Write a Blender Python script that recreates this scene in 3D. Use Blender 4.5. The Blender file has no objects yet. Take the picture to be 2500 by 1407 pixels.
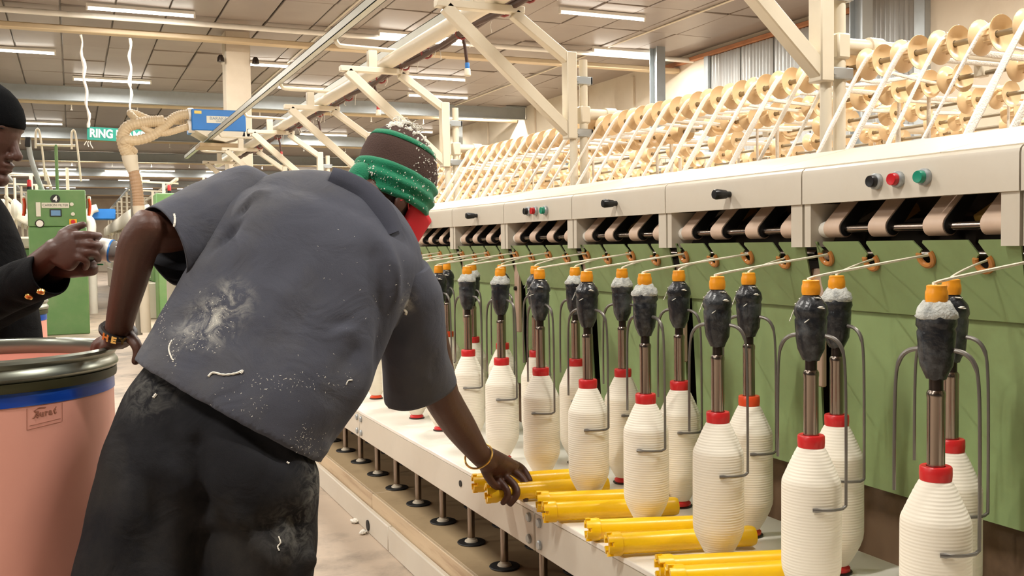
import bpy, bmesh, math, random
from mathutils import Vector, Matrix, noise as mnoise

# ------------------------------------------------------------------ camera, world, exposure
SC = bpy.context.scene
COL = SC.collection
FPX, CXP, CYP = 2400.0, 1250.0, 703.5           # focal length / centre for a 2500 x 1407 frame
YAW, PITCH, ROLL = math.atan(1070 / FPX), math.radians(-2.52), math.radians(0.83)
EYE = Vector((0, 0, 1.10))
FLOOR = -0.07
CEIL = 4.05
FWD = Vector((math.sin(YAW) * math.cos(PITCH), math.cos(YAW) * math.cos(PITCH), math.sin(PITCH)))
_r0 = Vector((math.cos(YAW), -math.sin(YAW), 0)); _u0 = _r0.cross(FWD)
RGT = _r0 * math.cos(ROLL) - _u0 * math.sin(ROLL)
UPV = _u0 * math.cos(ROLL) + _r0 * math.sin(ROLL)
cam_d = bpy.data.cameras.new('camera'); cam = bpy.data.objects.new('camera', cam_d); COL.objects.link(cam)
cam_d.sensor_width = 36; cam_d.lens = FPX / 2500 * 36; cam_d.clip_end = 300; cam_d.clip_start = 0.05
mw = Matrix((RGT, UPV, -FWD)).transposed().to_4x4(); mw.translation = EYE; cam.matrix_world = mw
SC.camera = cam
SC.view_settings.view_transform = 'Standard'; SC.view_settings.look = 'None'
SC.view_settings.gamma = 1; SC.view_settings.use_curve_mapping = False
SC.view_settings.exposure = -0.38
world = bpy.data.worlds.new('hall_light'); SC.world = world; world.use_nodes = True
bg = world.node_tree.nodes['Background']; bg.inputs[0].default_value = (1.0, 0.96, 0.90, 1); bg.inputs[1].default_value = 0.07
TUBE_EMIT = 14.0
LAMP_WATT = 72.0
LAMP_COL = (1.0, 0.955, 0.885)

def at(px, py, k):
    return EYE + (FWD + RGT * ((px - CXP) / FPX) - UPV * ((py - CYP) / FPX)) * k
def ray(px, py): return FWD + RGT * ((px - CXP) / FPX) - UPV * ((py - CYP) / FPX)
def onX(px, py, X): d = ray(px, py); return EYE + d * (X / d.x)
def onY(px, py, Y): d = ray(px, py); return EYE + d * (Y / d.y)
def onZ(px, py, Z): d = ray(px, py); return EYE + d * ((Z - EYE.z) / d.z)

# ------------------------------------------------------------------ materials
def lin(c):
    r = []
    for v in c[:3]:
        v = v / 255.0
        r.append(v / 12.92 if v <= 0.04045 else ((v + 0.055) / 1.055) ** 2.4)
    return (r[0], r[1], r[2], 1)
MATS = {}
def mat(name, rgb, rough=0.5, metal=0.0, var=0.06, vscale=6.0, dirt=None, dscale=3.0, damt=0.3, bump=0.0, bscale=150.0,
        emit=0.0, coat=0.0, bump2=0.0, bscale2=14.0, stretch=None, sheen=0.0, spec=0.5):
    if name in MATS: return MATS[name]
    m = bpy.data.materials.new(name); m.use_nodes = True; MATS[name] = m
    nt = m.node_tree; N = nt.nodes; L = nt.links
    b = N['Principled BSDF']
    b.inputs['Roughness'].default_value = rough; b.inputs['Metallic'].default_value = metal
    b.inputs['Coat Weight'].default_value = coat
    b.inputs['Specular IOR Level'].default_value = spec
    if sheen: b.inputs['Sheen Weight'].default_value = sheen
    c = lin(rgb)
    tc = N.new('ShaderNodeTexCoord'); oi = N.new('ShaderNodeObjectInfo')
    add = N.new('ShaderNodeVectorMath'); add.operation = 'ADD'
    L.new(tc.outputs['Object'], add.inputs[0])
    sc = N.new('ShaderNodeVectorMath'); sc.operation = 'SCALE'; sc.inputs[3].default_value = 13.0
    comb = N.new('ShaderNodeCombineXYZ')
    for i in range(3): L.new(oi.outputs['Random'], comb.inputs[i])
    L.new(comb.outputs[0], sc.inputs[0]); L.new(sc.outputs[0], add.inputs[1])
    vec = add.outputs[0]
    if stretch:
        mp = N.new('ShaderNodeMapping'); mp.inputs['Scale'].default_value = stretch
        L.new(vec, mp.inputs[0]); vec = mp.outputs[0]
    n1 = N.new('ShaderNodeTexNoise'); n1.inputs['Scale'].default_value = vscale; n1.inputs['Detail'].default_value = 5
    L.new(vec, n1.inputs['Vector'])
    mx = N.new('ShaderNodeMix'); mx.data_type = 'RGBA'
    L.new(n1.outputs['Fac'], mx.inputs['Factor'])
    mx.inputs['A'].default_value = tuple(max(0, v * (1 - 2 * var)) for v in c[:3]) + (1,)
    mx.inputs['B'].default_value = tuple(min(1, v * (1 + 2 * var)) for v in c[:3]) + (1,)
    col = mx.outputs['Result']
    if dirt:
        n2 = N.new('ShaderNodeTexNoise'); n2.inputs['Scale'].default_value = dscale; n2.inputs['Detail'].default_value = 8
        n2.inputs['Roughness'].default_value = 0.65
        L.new(vec, n2.inputs['Vector'])
        mr = N.new('ShaderNodeMapRange'); mr.inputs[1].default_value = 0.48; mr.inputs[2].default_value = 0.75
        mr.inputs[3].default_value = 0; mr.inputs[4].default_value = damt
        L.new(n2.outputs['Fac'], mr.inputs[0])
        m2 = N.new('ShaderNodeMix'); m2.data_type = 'RGBA'
        L.new(mr.outputs[0], m2.inputs['Factor']); L.new(col, m2.inputs['A']); m2.inputs['B'].default_value = lin(dirt)
        col = m2.outputs['Result']
    L.new(col, b.inputs['Base Color'])
    if bump:
        n3 = N.new('ShaderNodeTexNoise'); n3.inputs['Scale'].default_value = bscale; n3.inputs['Detail'].default_value = 3
        L.new(vec, n3.inputs['Vector'])
        bp = N.new('ShaderNodeBump'); bp.inputs['Strength'].default_value = bump; bp.inputs['Distance'].default_value = 0.004
        L.new(n3.outputs['Fac'], bp.inputs['Height']); L.new(bp.outputs[0], b.inputs['Normal'])
    if bump2:
        n4 = N.new('ShaderNodeTexNoise'); n4.inputs['Scale'].default_value = bscale2; n4.inputs['Detail'].default_value = 4; n4.inputs['Distortion'].default_value = 0.8
        L.new(vec, n4.inputs['Vector'])
        b2 = N.new('ShaderNodeBump'); b2.inputs['Strength'].default_value = bump2; b2.inputs['Distance'].default_value = 0.02
        L.new(n4.outputs['Fac'], b2.inputs['Height'])
        if bump: L.new(bp.outputs[0], b2.inputs['Normal'])
        L.new(b2.outputs[0], b.inputs['Normal'])
    if emit:
        b.inputs['Emission Color'].default_value = c; b.inputs['Emission Strength'].default_value = emit
    return m

# ------------------------------------------------------------------ mesh helpers
class MB:
    def __init__(s): s.v = []; s.f = []
    def box(s, x0, x1, y0, y1, z0, z1, b=0.0):
        if b <= 0:
            i = len(s.v)
            s.v += [(x0,y0,z0),(x1,y0,z0),(x1,y1,z0),(x0,y1,z0),(x0,y0,z1),(x1,y0,z1),(x1,y1,z1),(x0,y1,z1)]
            s.f += [tuple(i+k for k in q) for q in ((3,2,1,0),(4,5,6,7),(0,1,5,4),(1,2,6,5),(2,3,7,6),(3,0,4,7))]
            return s
        c = ((x0+x1)/2, (y0+y1)/2, (z0+z1)/2); h = ((x1-x0)/2, (y1-y0)/2, (z1-z0)/2)
        return s.obox(c, (1,0,0), (0,1,0), (0,0,1), h, b)
    def obox(s, c, ax, ay, az, h, b=0.0):
        c = Vector(c); A = [Vector(ax).normalized(), Vector(ay).normalized(), Vector(az).normalized()]
        b = min(b, min(h) * 0.49)
        if b <= 0:
            i = len(s.v)
            for sz in (-1,1):
                for sx, sy in ((-1,-1),(1,-1),(1,1),(-1,1)):
                    s.v.append(tuple(c + A[0]*h[0]*sx + A[1]*h[1]*sy + A[2]*h[2]*sz))
            s.f += [tuple(i+k for k in q) for q in ((3,2,1,0),(4,5,6,7),(0,1,5,4),(1,2,6,5),(2,3,7,6),(3,0,4,7))]
            return s
        idx = {}
        for sx in (-1,1):
            for sy in (-1,1):
                for sz in (-1,1):
                    for ax_ in range(3):
                        p = [h[0]-b, h[1]-b, h[2]-b]; p[ax_] = h[ax_]
                        idx[(sx,sy,sz,ax_)] = len(s.v)
                        s.v.append(tuple(c + A[0]*p[0]*sx + A[1]*p[1]*sy + A[2]*p[2]*sz))
        for a in range(3):
            o = [k for k in range(3) if k != a]
            for sg in (-1,1):
                q = []
                for u, w in ((-1,-1),(1,-1),(1,1),(-1,1)):
                    t = [0,0,0]; t[a] = sg; t[o[0]] = u; t[o[1]] = w
                    q.append(idx[(t[0],t[1],t[2],a)])
                s.f.append(tuple(q))
        for a in range(3):
            o = [k for k in range(3) if k != a]
            for u in (-1,1):
                for w in (-1,1):
                    t0 = [0,0,0]; t0[a] = -1; t0[o[0]] = u; t0[o[1]] = w
                    t1 = list(t0); t1[a] = 1
                    s.f.append((idx[tuple(t0)+(o[0],)], idx[tuple(t1)+(o[0],)], idx[tuple(t1)+(o[1],)], idx[tuple(t0)+(o[1],)]))
        for sx in (-1,1):
            for sy in (-1,1):
                for sz in (-1,1):
                    s.f.append((idx[(sx,sy,sz,0)], idx[(sx,sy,sz,1)], idx[(sx,sy,sz,2)]))
        return s
    def bar(s, p, q, w, h, b=0.003, up=(0,0,1)):
        p = Vector(p); q = Vector(q); d = q - p
        u = Vector(up); x = d.cross(u)
        if x.length < 1e-6: x = d.cross(Vector((1,0,0)))
        x.normalize(); z = x.cross(d).normalized()
        return s.obox((p+q)/2, d, x, z, (d.length/2, w/2, h/2), b)
    def tube(s, pts, r, n=8, caps=True, flat=1.0, closed=False):
        P = [Vector(p) for p in pts]; m = len(P)
        if not isinstance(r, (list, tuple)): r = [r]*m
        prev = None; rings = []
        for i in range(m):
            if closed: t = P[(i+1)%m] - P[i-1]
            else: t = P[min(i+1,m-1)] - P[max(i-1,0)]
            t.normalize()
            if prev is None:
                a = Vector((0,0,1)) if abs(t.z) < 0.9 else Vector((1,0,0))
                nrm = (a - t*a.dot(t)).normalized()
            else:
                nrm = (prev - t*prev.dot(t)).normalized()
            prev = nrm; bn = t.cross(nrm)
            base = len(s.v)
            for j in range(n):
                a = 2*math.pi*j/n
                s.v.append(tuple(P[i] + nrm*(r[i]*math.cos(a)) + bn*(r[i]*flat*math.sin(a))))
            rings.append(base)
        for i in range(m if closed else m-1):
            a, b = rings[i], rings[(i+1)%m]
            for j in range(n):
                k = (j+1) % n
                s.f.append((a+j, a+k, b+k, b+j))
        if caps and not closed:
            s.f.append(tuple(rings[0]+j for j in reversed(range(n))))
            s.f.append(tuple(rings[-1]+j for j in range(n)))
        return s
    def lathe(s, prof, n=20, o=(0,0,0), axis=(0,0,1), closed=False):
        o = Vector(o); z = Vector(axis).normalized()
        a = Vector((1,0,0)) if abs(z.x) < 0.9 else Vector((0,1,0))
        x = (a - z*a.dot(z)).normalized(); y = z.cross(x)
        rings = []
        for (r, t) in prof:
            if r < 1e-6:
                rings.append((len(s.v), 1)); s.v.append(tuple(o + z*t))
            else:
                rings.append((len(s.v), n))
                for j in range(n):
                    an = 2*math.pi*j/n
                    s.v.append(tuple(o + z*t + x*(r*math.cos(an)) + y*(r*math.sin(an))))
        seq = list(zip(rings, rings[1:]))
        if closed: seq.append((rings[-1], rings[0]))
        for (a, na), (b, nb) in seq:
            for j in range(n):
                k = (j+1) % n
                if na == 1 and nb == 1: continue
                if na == 1: s.f.append((a, b+k, b+j))
                elif nb == 1: s.f.append((a+j, a+k, b))
                else: s.f.append((a+j, a+k, b+k, b+j))
        if not closed:
            if rings[0][1] > 1: s.f.append(tuple(rings[0][0]+j for j in reversed(range(n))))
            if rings[-1][1] > 1: s.f.append(tuple(rings[-1][0]+j for j in range(n)))
        return s
    def prism(s, poly, fn, a, b):
        """poly: 2d outline; fn(u, v, w) -> point; extruded from w=a to w=b"""
        i = len(s.v); n = len(poly)
        for w in (a, b):
            for (u, v) in poly: s.v.append(tuple(fn(u, v, w)))
        s.f.append(tuple(i+k for k in reversed(range(n)))); s.f.append(tuple(i+n+k for k in range(n)))
        for k in range(n):
            l = (k+1) % n
            s.f.append((i+k, i+l, i+n+l, i+n+k))
        return s
    def blob(s, c, r, nu=8, nv=5, jit=0.0, rnd=None):
        c = Vector(c); r = r if isinstance(r, (tuple, list)) else (r, r, r)
        top = len(s.v)
        rows = []
        for i in range(nv+1):
            th = math.pi*i/nv
            if i in (0, nv): rows.append((len(s.v), 1)); s.v.append((c.x, c.y, c.z + r[2]*math.cos(th))); continue
            rows.append((len(s.v), nu))
            for j in range(nu):
                ph = 2*math.pi*j/nu
                k = 1 + (rnd.uniform(-jit, jit) if rnd else 0)
                s.v.append((c.x + r[0]*k*math.sin(th)*math.cos(ph), c.y + r[1]*k*math.sin(th)*math.sin(ph), c.z + r[2]*k*math.cos(th)))
        for (a, na), (b, nb) in zip(rows, rows[1:]):
            for j in range(nu):
                k = (j+1) % nu
                if na == 1: s.f.append((a, b+j, b+k))
                elif nb == 1: s.f.append((a+j, b, a+k))
                else: s.f.append((a+j, b+j, b+k, a+k))
        return s
    def mesh(s, name, m, smooth=True, ang=38, fix=True):
        me = bpy.data.meshes.new(name); me.from_pydata(s.v, [], s.f)
        if fix:
            bm = bmesh.new(); bm.from_mesh(me); bmesh.ops.recalc_face_normals(bm, faces=bm.faces); bm.to_mesh(me); bm.free()
        if smooth:
            me.polygons.foreach_set('use_smooth', [True]*len(me.polygons))
            me.set_sharp_from_angle(angle=math.radians(ang))
        if m is not None: me.materials.append(m)
        me.update()
        return me
    def build(s, name, m, parent=None, **kw):
        return place(name, s.mesh(name, m, **kw), parent)

def pinv(parent):
    """inverse of a parent's world matrix (roots only move and turn about z)"""
    M = Matrix.Identity(4); p = parent; chain = []
    while p is not None: chain.append(p); p = p.parent
    for c in reversed(chain):
        M = M @ c.matrix_parent_inverse @ Matrix.LocRotScale(c.location, c.rotation_euler, c.scale)
    return M.inverted()
def place(name, me, parent=None, loc=None, local=False):
    o = bpy.data.objects.new(name, me); COL.objects.link(o)
    if loc is not None: o.location = loc
    if parent is not None:
        o.parent = parent
        if not local: o.matrix_parent_inverse = pinv(parent)
    return o
def tag(o, label=None, cat=None, group=None, kind=None):
    if label: o['label'] = label
    if cat: o['category'] = cat
    if group: o['group'] = group
    if kind: o['kind'] = kind
    return o
def thing(name, loc, label, cat, group=None):
    o = bpy.data.objects.new(name, None); COL.objects.link(o); o.location = loc; o.empty_display_size = 0.05
    return tag(o, label, cat, group)
def struct(name, mb, m, **kw):
    o = mb.build(name, m, **kw); o['kind'] = 'structure'; return o
def dup(root, loc, rotz=None, label=None, group=None):
    r = root.copy(); COL.objects.link(r); r.location = loc
    if rotz is not None: r.rotation_euler = (0, 0, rotz)
    if label: r['label'] = label
    if group: r['group'] = group
    for ch in list(root.children):
        c = ch.copy(); COL.objects.link(c); c.parent = r
        for g in list(ch.children):
            d = g.copy(); COL.objects.link(d); d.parent = c
    return r
ORD = ['first','second','third','fourth','fifth','sixth','seventh','eighth','ninth','tenth','eleventh','twelfth','thirteenth','fourteenth',
       'fifteenth','sixteenth','seventeenth','eighteenth','nineteenth','twentieth']
TENS = {20:'twenty',30:'thirty',40:'forty',50:'fifty',60:'sixty'}
TENTH = {20:'twentieth',30:'thirtieth',40:'fortieth',50:'fiftieth',60:'sixtieth'}
def ordinal(n):
    if n <= 20: return ORD[n-1]
    t = n // 10 * 10
    return TENTH[t] if n == t else TENS[t] + '-' + ORD[n-t-1]
def text_mesh(txt, size, m, name, depth=0.001, bold=0.0):
    cu = bpy.data.curves.new(name, 'FONT'); cu.body = txt; cu.size = size; cu.extrude = depth; cu.offset = bold
    cu.align_x = 'CENTER'; cu.align_y = 'CENTER'
    o = bpy.data.objects.new(name, cu); COL.objects.link(o)
    dg = bpy.context.evaluated_depsgraph_get()
    me = bpy.data.meshes.new_from_object(o.evaluated_get(dg))
    bpy.data.objects.remove(o); bpy.data.curves.remove(cu)
    me.materials.clear(); me.materials.append(m); me.name = name
    return me
def place_text(txt, size, m, name, origin, right, up, parent, depth=0.001, bold=0.0, squeeze=1.0):
    me = text_mesh(txt, size, m, name, depth, bold)
    r = Vector(right).normalized(); u = Vector(up).normalized(); n = r.cross(u)
    T = Matrix((r*squeeze, u, n)).transposed().to_4x4(); T.translation = Vector(origin)
    me.transform(T)
    return place(name, me, parent)
def smooth_path(pts, sub=6):
    P = [Vector(p) for p in pts]; out = []
    for i in range(len(P)-1):
        p0 = P[max(i-1,0)]; p1 = P[i]; p2 = P[i+1]; p3 = P[min(i+2,len(P)-1)]
        for k in range(sub):
            t = k/sub
            out.append(0.5*((2*p1) + (p2-p0)*t + (2*p0-5*p1+4*p2-p3)*t*t + (3*p1-p0-3*p2+p3)*t**3))
    out.append(P[-1]); return out
RND = random.Random(7)

# palette
M_CREAM = mat('cream_enamel', (208,200,184), 0.38, var=0.035, vscale=5, dirt=(150,125,95), dscale=2.5, damt=0.22)
M_CREAM2 = mat('cream_steel_tube', (222,212,190), 0.36, var=0.03, vscale=4, dirt=(170,145,110), dscale=4, damt=0.16)
M_ROOF = mat('cream_roof_sheet', (226,216,196), 0.42, var=0.03, dirt=(165,140,110), dscale=3, damt=0.2)
M_GREEN = mat('green_enamel', (134,155,104), 0.42, var=0.07, vscale=7, dirt=(98,92,48), dscale=3.2, damt=0.45)
M_GREEN2 = mat('green_cabinet_paint', (100,142,84), 0.5, var=0.06, vscale=4, dirt=(150,165,120), dscale=1.6, damt=0.4)
M_STEEL = mat('polished_steel', (150,138,128), 0.22, metal=1.0, var=0.08, vscale=3)
M_GALV = mat('galvanised_steel', (176,182,184), 0.42, metal=0.55, var=0.08, vscale=3, dirt=(130,130,125), damt=0.4)
M_DSTEEL = mat('dark_oily_steel', (62,54,50), 0.3, metal=0.8, var=0.12)
M_BLACK = mat('black_plastic', (24,25,27), 0.32, var=0.1)
M_RUBBER = mat('black_rubber', (20,19,18), 0.6, var=0.15)
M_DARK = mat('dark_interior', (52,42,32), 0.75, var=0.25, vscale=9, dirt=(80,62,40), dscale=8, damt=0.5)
M_ROLLER = mat('beige_plastic_roller', (240,210,164), 0.3, var=0.025, vscale=5, coat=0.2)
M_SLIVER = mat('cotton_sliver', (250,243,230), 0.9, var=0.03, vscale=60, bump=0.6, bscale=240, sheen=0.3)
M_LINT = mat('cotton_lint', (238,234,222), 0.95, var=0.05, vscale=60, bump=0.8, bscale=200)
M_ROVING = mat('cotton_roving', (244,236,214), 0.85, var=0.03, vscale=80, bump=0.5, bscale=400)
M_RED = mat('red_plastic', (205,38,40), 0.35, var=0.05)
M_REDO = mat('orange_red_plastic', (222,74,30), 0.35, var=0.05)
M_YELLOW = mat('yellow_plastic', (250,200,8), 0.33, var=0.03, dirt=(215,130,10), dscale=6, damt=0.25, coat=0.15)
M_ORANGE = mat('amber_plastic', (240,158,32), 0.34, var=0.05, dirt=(200,100,20), dscale=40, damt=0.3, coat=0.1)
M_BROWNCER = mat('amber_ceramic', (190,126,64), 0.25, var=0.06, coat=0.3)
M_WHITEP = mat('white_plate', (240,236,226), 0.35, var=0.02, dirt=(200,180,150), dscale=4, damt=0.2)
M_PINKISH = mat('faded_pink_steel', (178,152,132), 0.5, var=0.05, dirt=(120,95,75), dscale=8, damt=0.3)
M_APRON = mat('apron_rubber', (206,180,158), 0.55, var=0.04, dirt=(160,130,110), dscale=14, damt=0.3)
M_WOOD = mat('dusty_varnished_board', (198,176,144), 0.55, var=0.12, vscale=6, stretch=(1,0.25,3), dirt=(140,98,68), dscale=9, damt=0.8)
M_TAN = mat('dusty_tan_plate', (178,154,118), 0.55, var=0.06, vscale=4, dirt=(120,98,70), dscale=5, damt=0.4)
M_BLUE = mat('blue_paint', (36,118,196), 0.4, var=0.05)
M_HOSE = mat('beige_hose', (205,184,150), 0.5, var=0.05)
M_HOSE2 = mat('tan_hose', (182,150,118), 0.5, var=0.05)
M_TUBE = mat('lit_fluorescent_tube', (255,250,240), 0.4, var=0.0, emit=TUBE_EMIT)
M_PLASTER = mat('cream_plaster', (222,210,190), 0.8, var=0.04, vscale=2, dirt=(180,155,125), dscale=0.9, damt=0.35)
M_CEIL = mat('ceiling_board', (146,134,124), 0.42, var=0.06, vscale=1.5, dirt=(120,105,92), dscale=0.8, damt=0.4)
M_FLOORM = mat('worn_concrete', (190,172,152), 0.5, var=0.07, vscale=3, dirt=(96,88,80), dscale=2.3, damt=0.95, bump=0.15, bscale=30)
M_ROPE = mat('white_fluffy_rope', (236,228,214), 0.95, var=0.06, vscale=50, bump=0.8)
M_TEAL = mat('teal_sign_board', (48,160,142), 0.5, var=0.05)
M_PAPER = mat('off_white_paper', (226,222,204), 0.6, var=0.05)
M_WTEXT = mat('white_lettering', (240,244,240), 0.6, var=0.0)
M_KTEXT = mat('dark_lettering', (40,44,40), 0.6, var=0.0)
# ================================================================== the setting
struct('floor', MB().box(-22, 9.1, -10, 62, FLOOR-0.1, FLOOR), M_FLOORM, smooth=False)
ceiling = struct('ceiling', MB().box(-22, 9.1, -10, 62, CEIL+0.03, CEIL+0.12), M_CEIL, smooth=False)
tile_me = MB().box(-0.296, 0.296, -0.592, 0.592, -0.012, 0.02, 0.006).mesh('ceiling_tile', M_CEIL)
for i in range(19):
    for j in range(15):
        x = -2.35 + 0.305 + 0.61*i - 0.14; y = 9.4 + 0.61 + 1.22*j
        if x + 0.3 > 9.02: continue
        t = place('ceiling_tile', tile_me, ceiling, (x, y, CEIL + RND.uniform(-0.004, 0.012)))
        t.rotation_euler = (RND.uniform(-0.012, 0.012), RND.uniform(-0.018, 0.018), 0)
wall_r = struct('wall_right', MB().box(9.03, 9.2, -10, 62, FLOOR, CEIL+0.1), M_PLASTER, smooth=False)
struct('wall_back', MB().box(-22, 9.2, 61, 61.2, FLOOR, CEIL+0.1), M_PLASTER, smooth=False)
M_CORR = mat('corrugated_zinc', (188,190,188), 0.38, metal=0.6, var=0.12, vscale=2.5, stretch=(1,3,0.4), dirt=(150,128,105), dscale=1.5, damt=0.35)
M_RUST = mat('rusty_wall_plate', (176,120,84), 0.7, var=0.15, vscale=5)
def corr_sheet(y0, y1, z0, z1):
    n = int((y1-y0)/0.0125); mb = MB(); poly = []
    for i in range(n+1):
        y = y0 + (y1-y0)*i/n
        poly.append((y, 8.985 - 0.016*math.cos(2*math.pi*(y-y0)/0.075)))
    back = [(y1, 9.028), (y0, 9.028)]
    mb.prism(poly + back, lambda u, v, w: (v, u, w), z0, z1)
    return mb.build('corrugated_sheet', M_CORR, wall_r, ang=60)
for y0 in (9.62, 10.36, 11.10, 11.84): corr_sheet(y0, y0+0.73, 1.6, 3.93)
corr_sheet(8.58, 9.32, 1.6, 4.04)
MB().box(8.94, 9.03, 8.40, 8.565, 0.6, 4.04, 0.006).build('frame_post', M_GALV, wall_r)
MB().box(8.94, 9.03, 12.585, 12.70, 0.6, 4.0, 0.006).build('frame_post', M_GALV, wall_r)
MB().box(8.93, 9.03, 9.40, 14.1, 3.94, 4.0, 0.006).build('wall_plate', M_RUST, wall_r)
for y in (14.9, 16.6, 18.9, 21.5, 24.6): MB().box(8.99, 9.03, y-0.03, y+0.03, FLOOR, 4.0, 0.005).build('wall_joint_cover', M_PLASTER, wall_r)
# beams across the hall (about every 6.3 m) and the pipe slung beneath each
for n, y in enumerate((13.1, 19.4, 25.9, 32.2, 38.6, 45.0, 51.4)):
    mb = MB()
    if n == 0:
        b0 = struct('trim_1', MB().tube([(-22, y, 3.955), (9.02, y, 3.955)], 0.036, 12), M_WHITEP)
        MB().box(-22, 9.02, y+0.36, y+0.52, 3.83, 3.90, 0.01).build('ceiling_duct', M_HOSE, b0)
        continue
    mb.box(-22, 9.02, y-0.006, y+0.006, 3.80, CEIL+0.02)
    mb.box(-22, 9.02, y-0.07, y+0.07, 3.79, 3.80); mb.box(-22, 9.02, y-0.07, y+0.07, CEIL, CEIL+0.012)
    bm_ = struct('trim_%d' % (n+1), mb, M_GALV, smooth=False)
    MB().tube([(-22, y+0.42, 3.83), (9.0, y+0.42, 3.83)], 0.055, 12).build('ceiling_pipe', M_HOSE, bm_)
    if n in (1, 2, 3):
        for q in range(9):
            xx = -2.2 + q*1.13
            MB().lathe([(0.012,0.0),(0.012,-0.09),(0.022,-0.10),(0.022,-0.115),(0,-0.115)], 8, (xx, y+0.42, 3.79)).build('sprinkler_drop', M_WHITEP, bm_)
# conduit strips running along the ceiling
for x in (7.4, 3.2): MB().tube([(x, 8.5, CEIL-0.02), (x, 30, CEIL-0.02)], 0.013, 8).build('ceiling_conduit', M_CREAM2, ceiling)
# steel columns in front of the right wall
def h_column(y, lab):
    c = thing('steel_column', (8.15, y, FLOOR), lab, 'column', 'grey steel columns along the right wall')
    MB().box(8.075, 8.225, y-0.10, y-0.086, FLOOR, CEIL+0.02).build('flange', M_GALV, c, smooth=False)
    MB().box(8.075, 8.225, y+0.086, y+0.10, FLOOR, CEIL+0.02).build('flange', M_GALV, c, smooth=False)
    MB().box(8.145, 8.155, y-0.086, y+0.086, FLOOR, CEIL+0.02).build('web', M_GALV, c, smooth=False)
    MB().box(8.0, 8.3, y-0.16, y+0.16, FLOOR, FLOOR+0.02, 0.004).build('base_plate', M_GALV, c)
h_column(onX(2102, 40, 8.15).y, 'grey steel column rising behind the topmost creel rollers, nearest of the row')
h_column(onX(1605, 180, 8.15).y, 'grey steel column left of the corrugated wall sheets')
h_column(onX(1394, 250, 8.15).y, 'grey steel column partly hidden behind a cream bracket post')
h_column(onX(1118, 320, 8.15).y, 'small far steel column right of the worker\'s knitted cap')
cc = thing('concrete_column', (2.13, 13.95, FLOOR), 'square cream concrete column behind the blue blower box', 'column')
MB().box(1.965, 2.295, 13.8, 14.13, FLOOR, CEIL+0.02, 0.012).build('shaft', M_PLASTER, cc)
for sx, nm in ((-1, 1.90), (1, 2.36)):
    MB().lathe([(0.05,0),(0.045,0.05),(0.025,0.09),(0,0.09)], 10, (nm, 13.78, 3.62)).build('spot_lamp', M_DSTEEL, cc)

# fluorescent lights ----------------------------------------------------------------
def light_proto():
    r = thing('fluorescent_light', (0,0,0), 'x', 'ceiling light', 'fluorescent tubes on the ceiling')
    MB().box(-0.62, 0.62, -0.022, 0.022, 0.028, 0.068, 0.004).build('batten', M_WHITEP, r)
    MB().tube([(-0.60,0,0.006),(0.60,0,0.006)], 0.0135, 8).build('tube', M_TUBE, r)
    for sx in (-1, 1): MB().box(sx*0.61-0.012, sx*0.61+0.012, -0.018, 0.018, -0.012, 0.03, 0.003).build('end_socket', M_WHITEP, r)
    return r
LP = light_proto(); lp_used = [False]
def fluor(x, y, label, lamp=True, z=CEIL-0.085):
    if not lp_used[0]: o = LP; o.location = (x, y, z); o['label'] = label; lp_used[0] = True
    else: o = dup(LP, (x, y, z), None, label)
    if lamp:
        ld = bpy.data.lights.new('tube_glow', 'AREA'); ld.shape = 'RECTANGLE'; ld.size = 1.2; ld.size_y = 0.05
        ld.energy = LAMP_WATT; ld.color = LAMP_COL
        lo = bpy.data.objects.new('tube_glow', ld); COL.objects.link(lo); lo.location = (0, 0, -0.015); lo.parent = o
    return o
seen = [((346,31),'lit tube light at the top left of the photo, above the long pale beam'),
        ((20,125),'lit tube light cut by the left edge of the photo'),
        ((275,199),'lit tube light behind the two hanging sign ropes'),
        ((640,160),'lit tube light crossing behind the concrete column'),
        ((1472,40),'brightest lit tube light at the top right of centre'),
        ((1535,130),'lit tube light ending at a grey steel column, near the corrugated sheets'),
        ((1030,92),'lit tube light behind the twin cleaner rails, top centre'),
        ((1055,192),'lit tube light behind the dangling cable stub above the knitted cap'),
        ((1070,237),'lit tube light just below the one behind the dangling cable stub'),
        ((760,218),'lit tube light seen between the cleaner rail and its hooked arm'),
        ((1168,270),'short far tube light beside the small far steel column'),
        ((80,302),'far tube light just right of the black knit cap'),
        ((225,382),'far tube light under the teal sign'),
        ((75,416),'far tube light right above the green cabinet'),
        ((500,401),'far tube light under the blue blower box'),
        ((1000,322),'far tube light right of the knitted cap top'),
        ((790,330),'far tube light behind the sloping bracket arms'),
        ((300,418),'far tube light left of the vertical tan hose')]
for (q, lab) in seen:
    p = onZ(q[0], q[1], CEIL-0.08)
    fluor(p.x, p.y, lab, lamp=p.y < 30)
k = 0
for y in (32.5, 38, 43.5, 49, 54.5):
    for x in (-3.2, -0.4, 2.4, 5.2, 8.0):
        fluor(x + (0.5 if k % 2 else 0), y, 'distant tube light, %s from the left in the %s row beyond the green cabinet' % (ORD[k % 5], ORD[k // 5]), lamp=False); k += 1
for x in (-5.5, -1.6, 2.0, 5.2):
    for y in (1.0, 4.6, 8.2):
        fluor(x + 0.3, y, 'tube light above the picture, %s from the left in the %s row ahead' % (ORD[(-5.5, -1.6, 2.0, 5.2).index(x)], ORD[(1.0, 4.6, 8.2).index(y)]), lamp=True)
for (x, y, lab) in ((-5, 14, 'tube light left of the picture, level with the green cabinet'), (-5, 20, 'tube light left of the picture, just beyond the green cabinet'), (7.6, 1.0, 'tube light above the wall side of the creel, nearest the camera'),
                 (7.6, 5.5, 'tube light above the wall side of the creel, farther from the camera'), (-9, 2, 'tube light far left of the picture, nearest the camera'), (-9, 9, 'tube light far left of the picture, behind the man in black')):
    fluor(x, y, lab, lamp=True)

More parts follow.
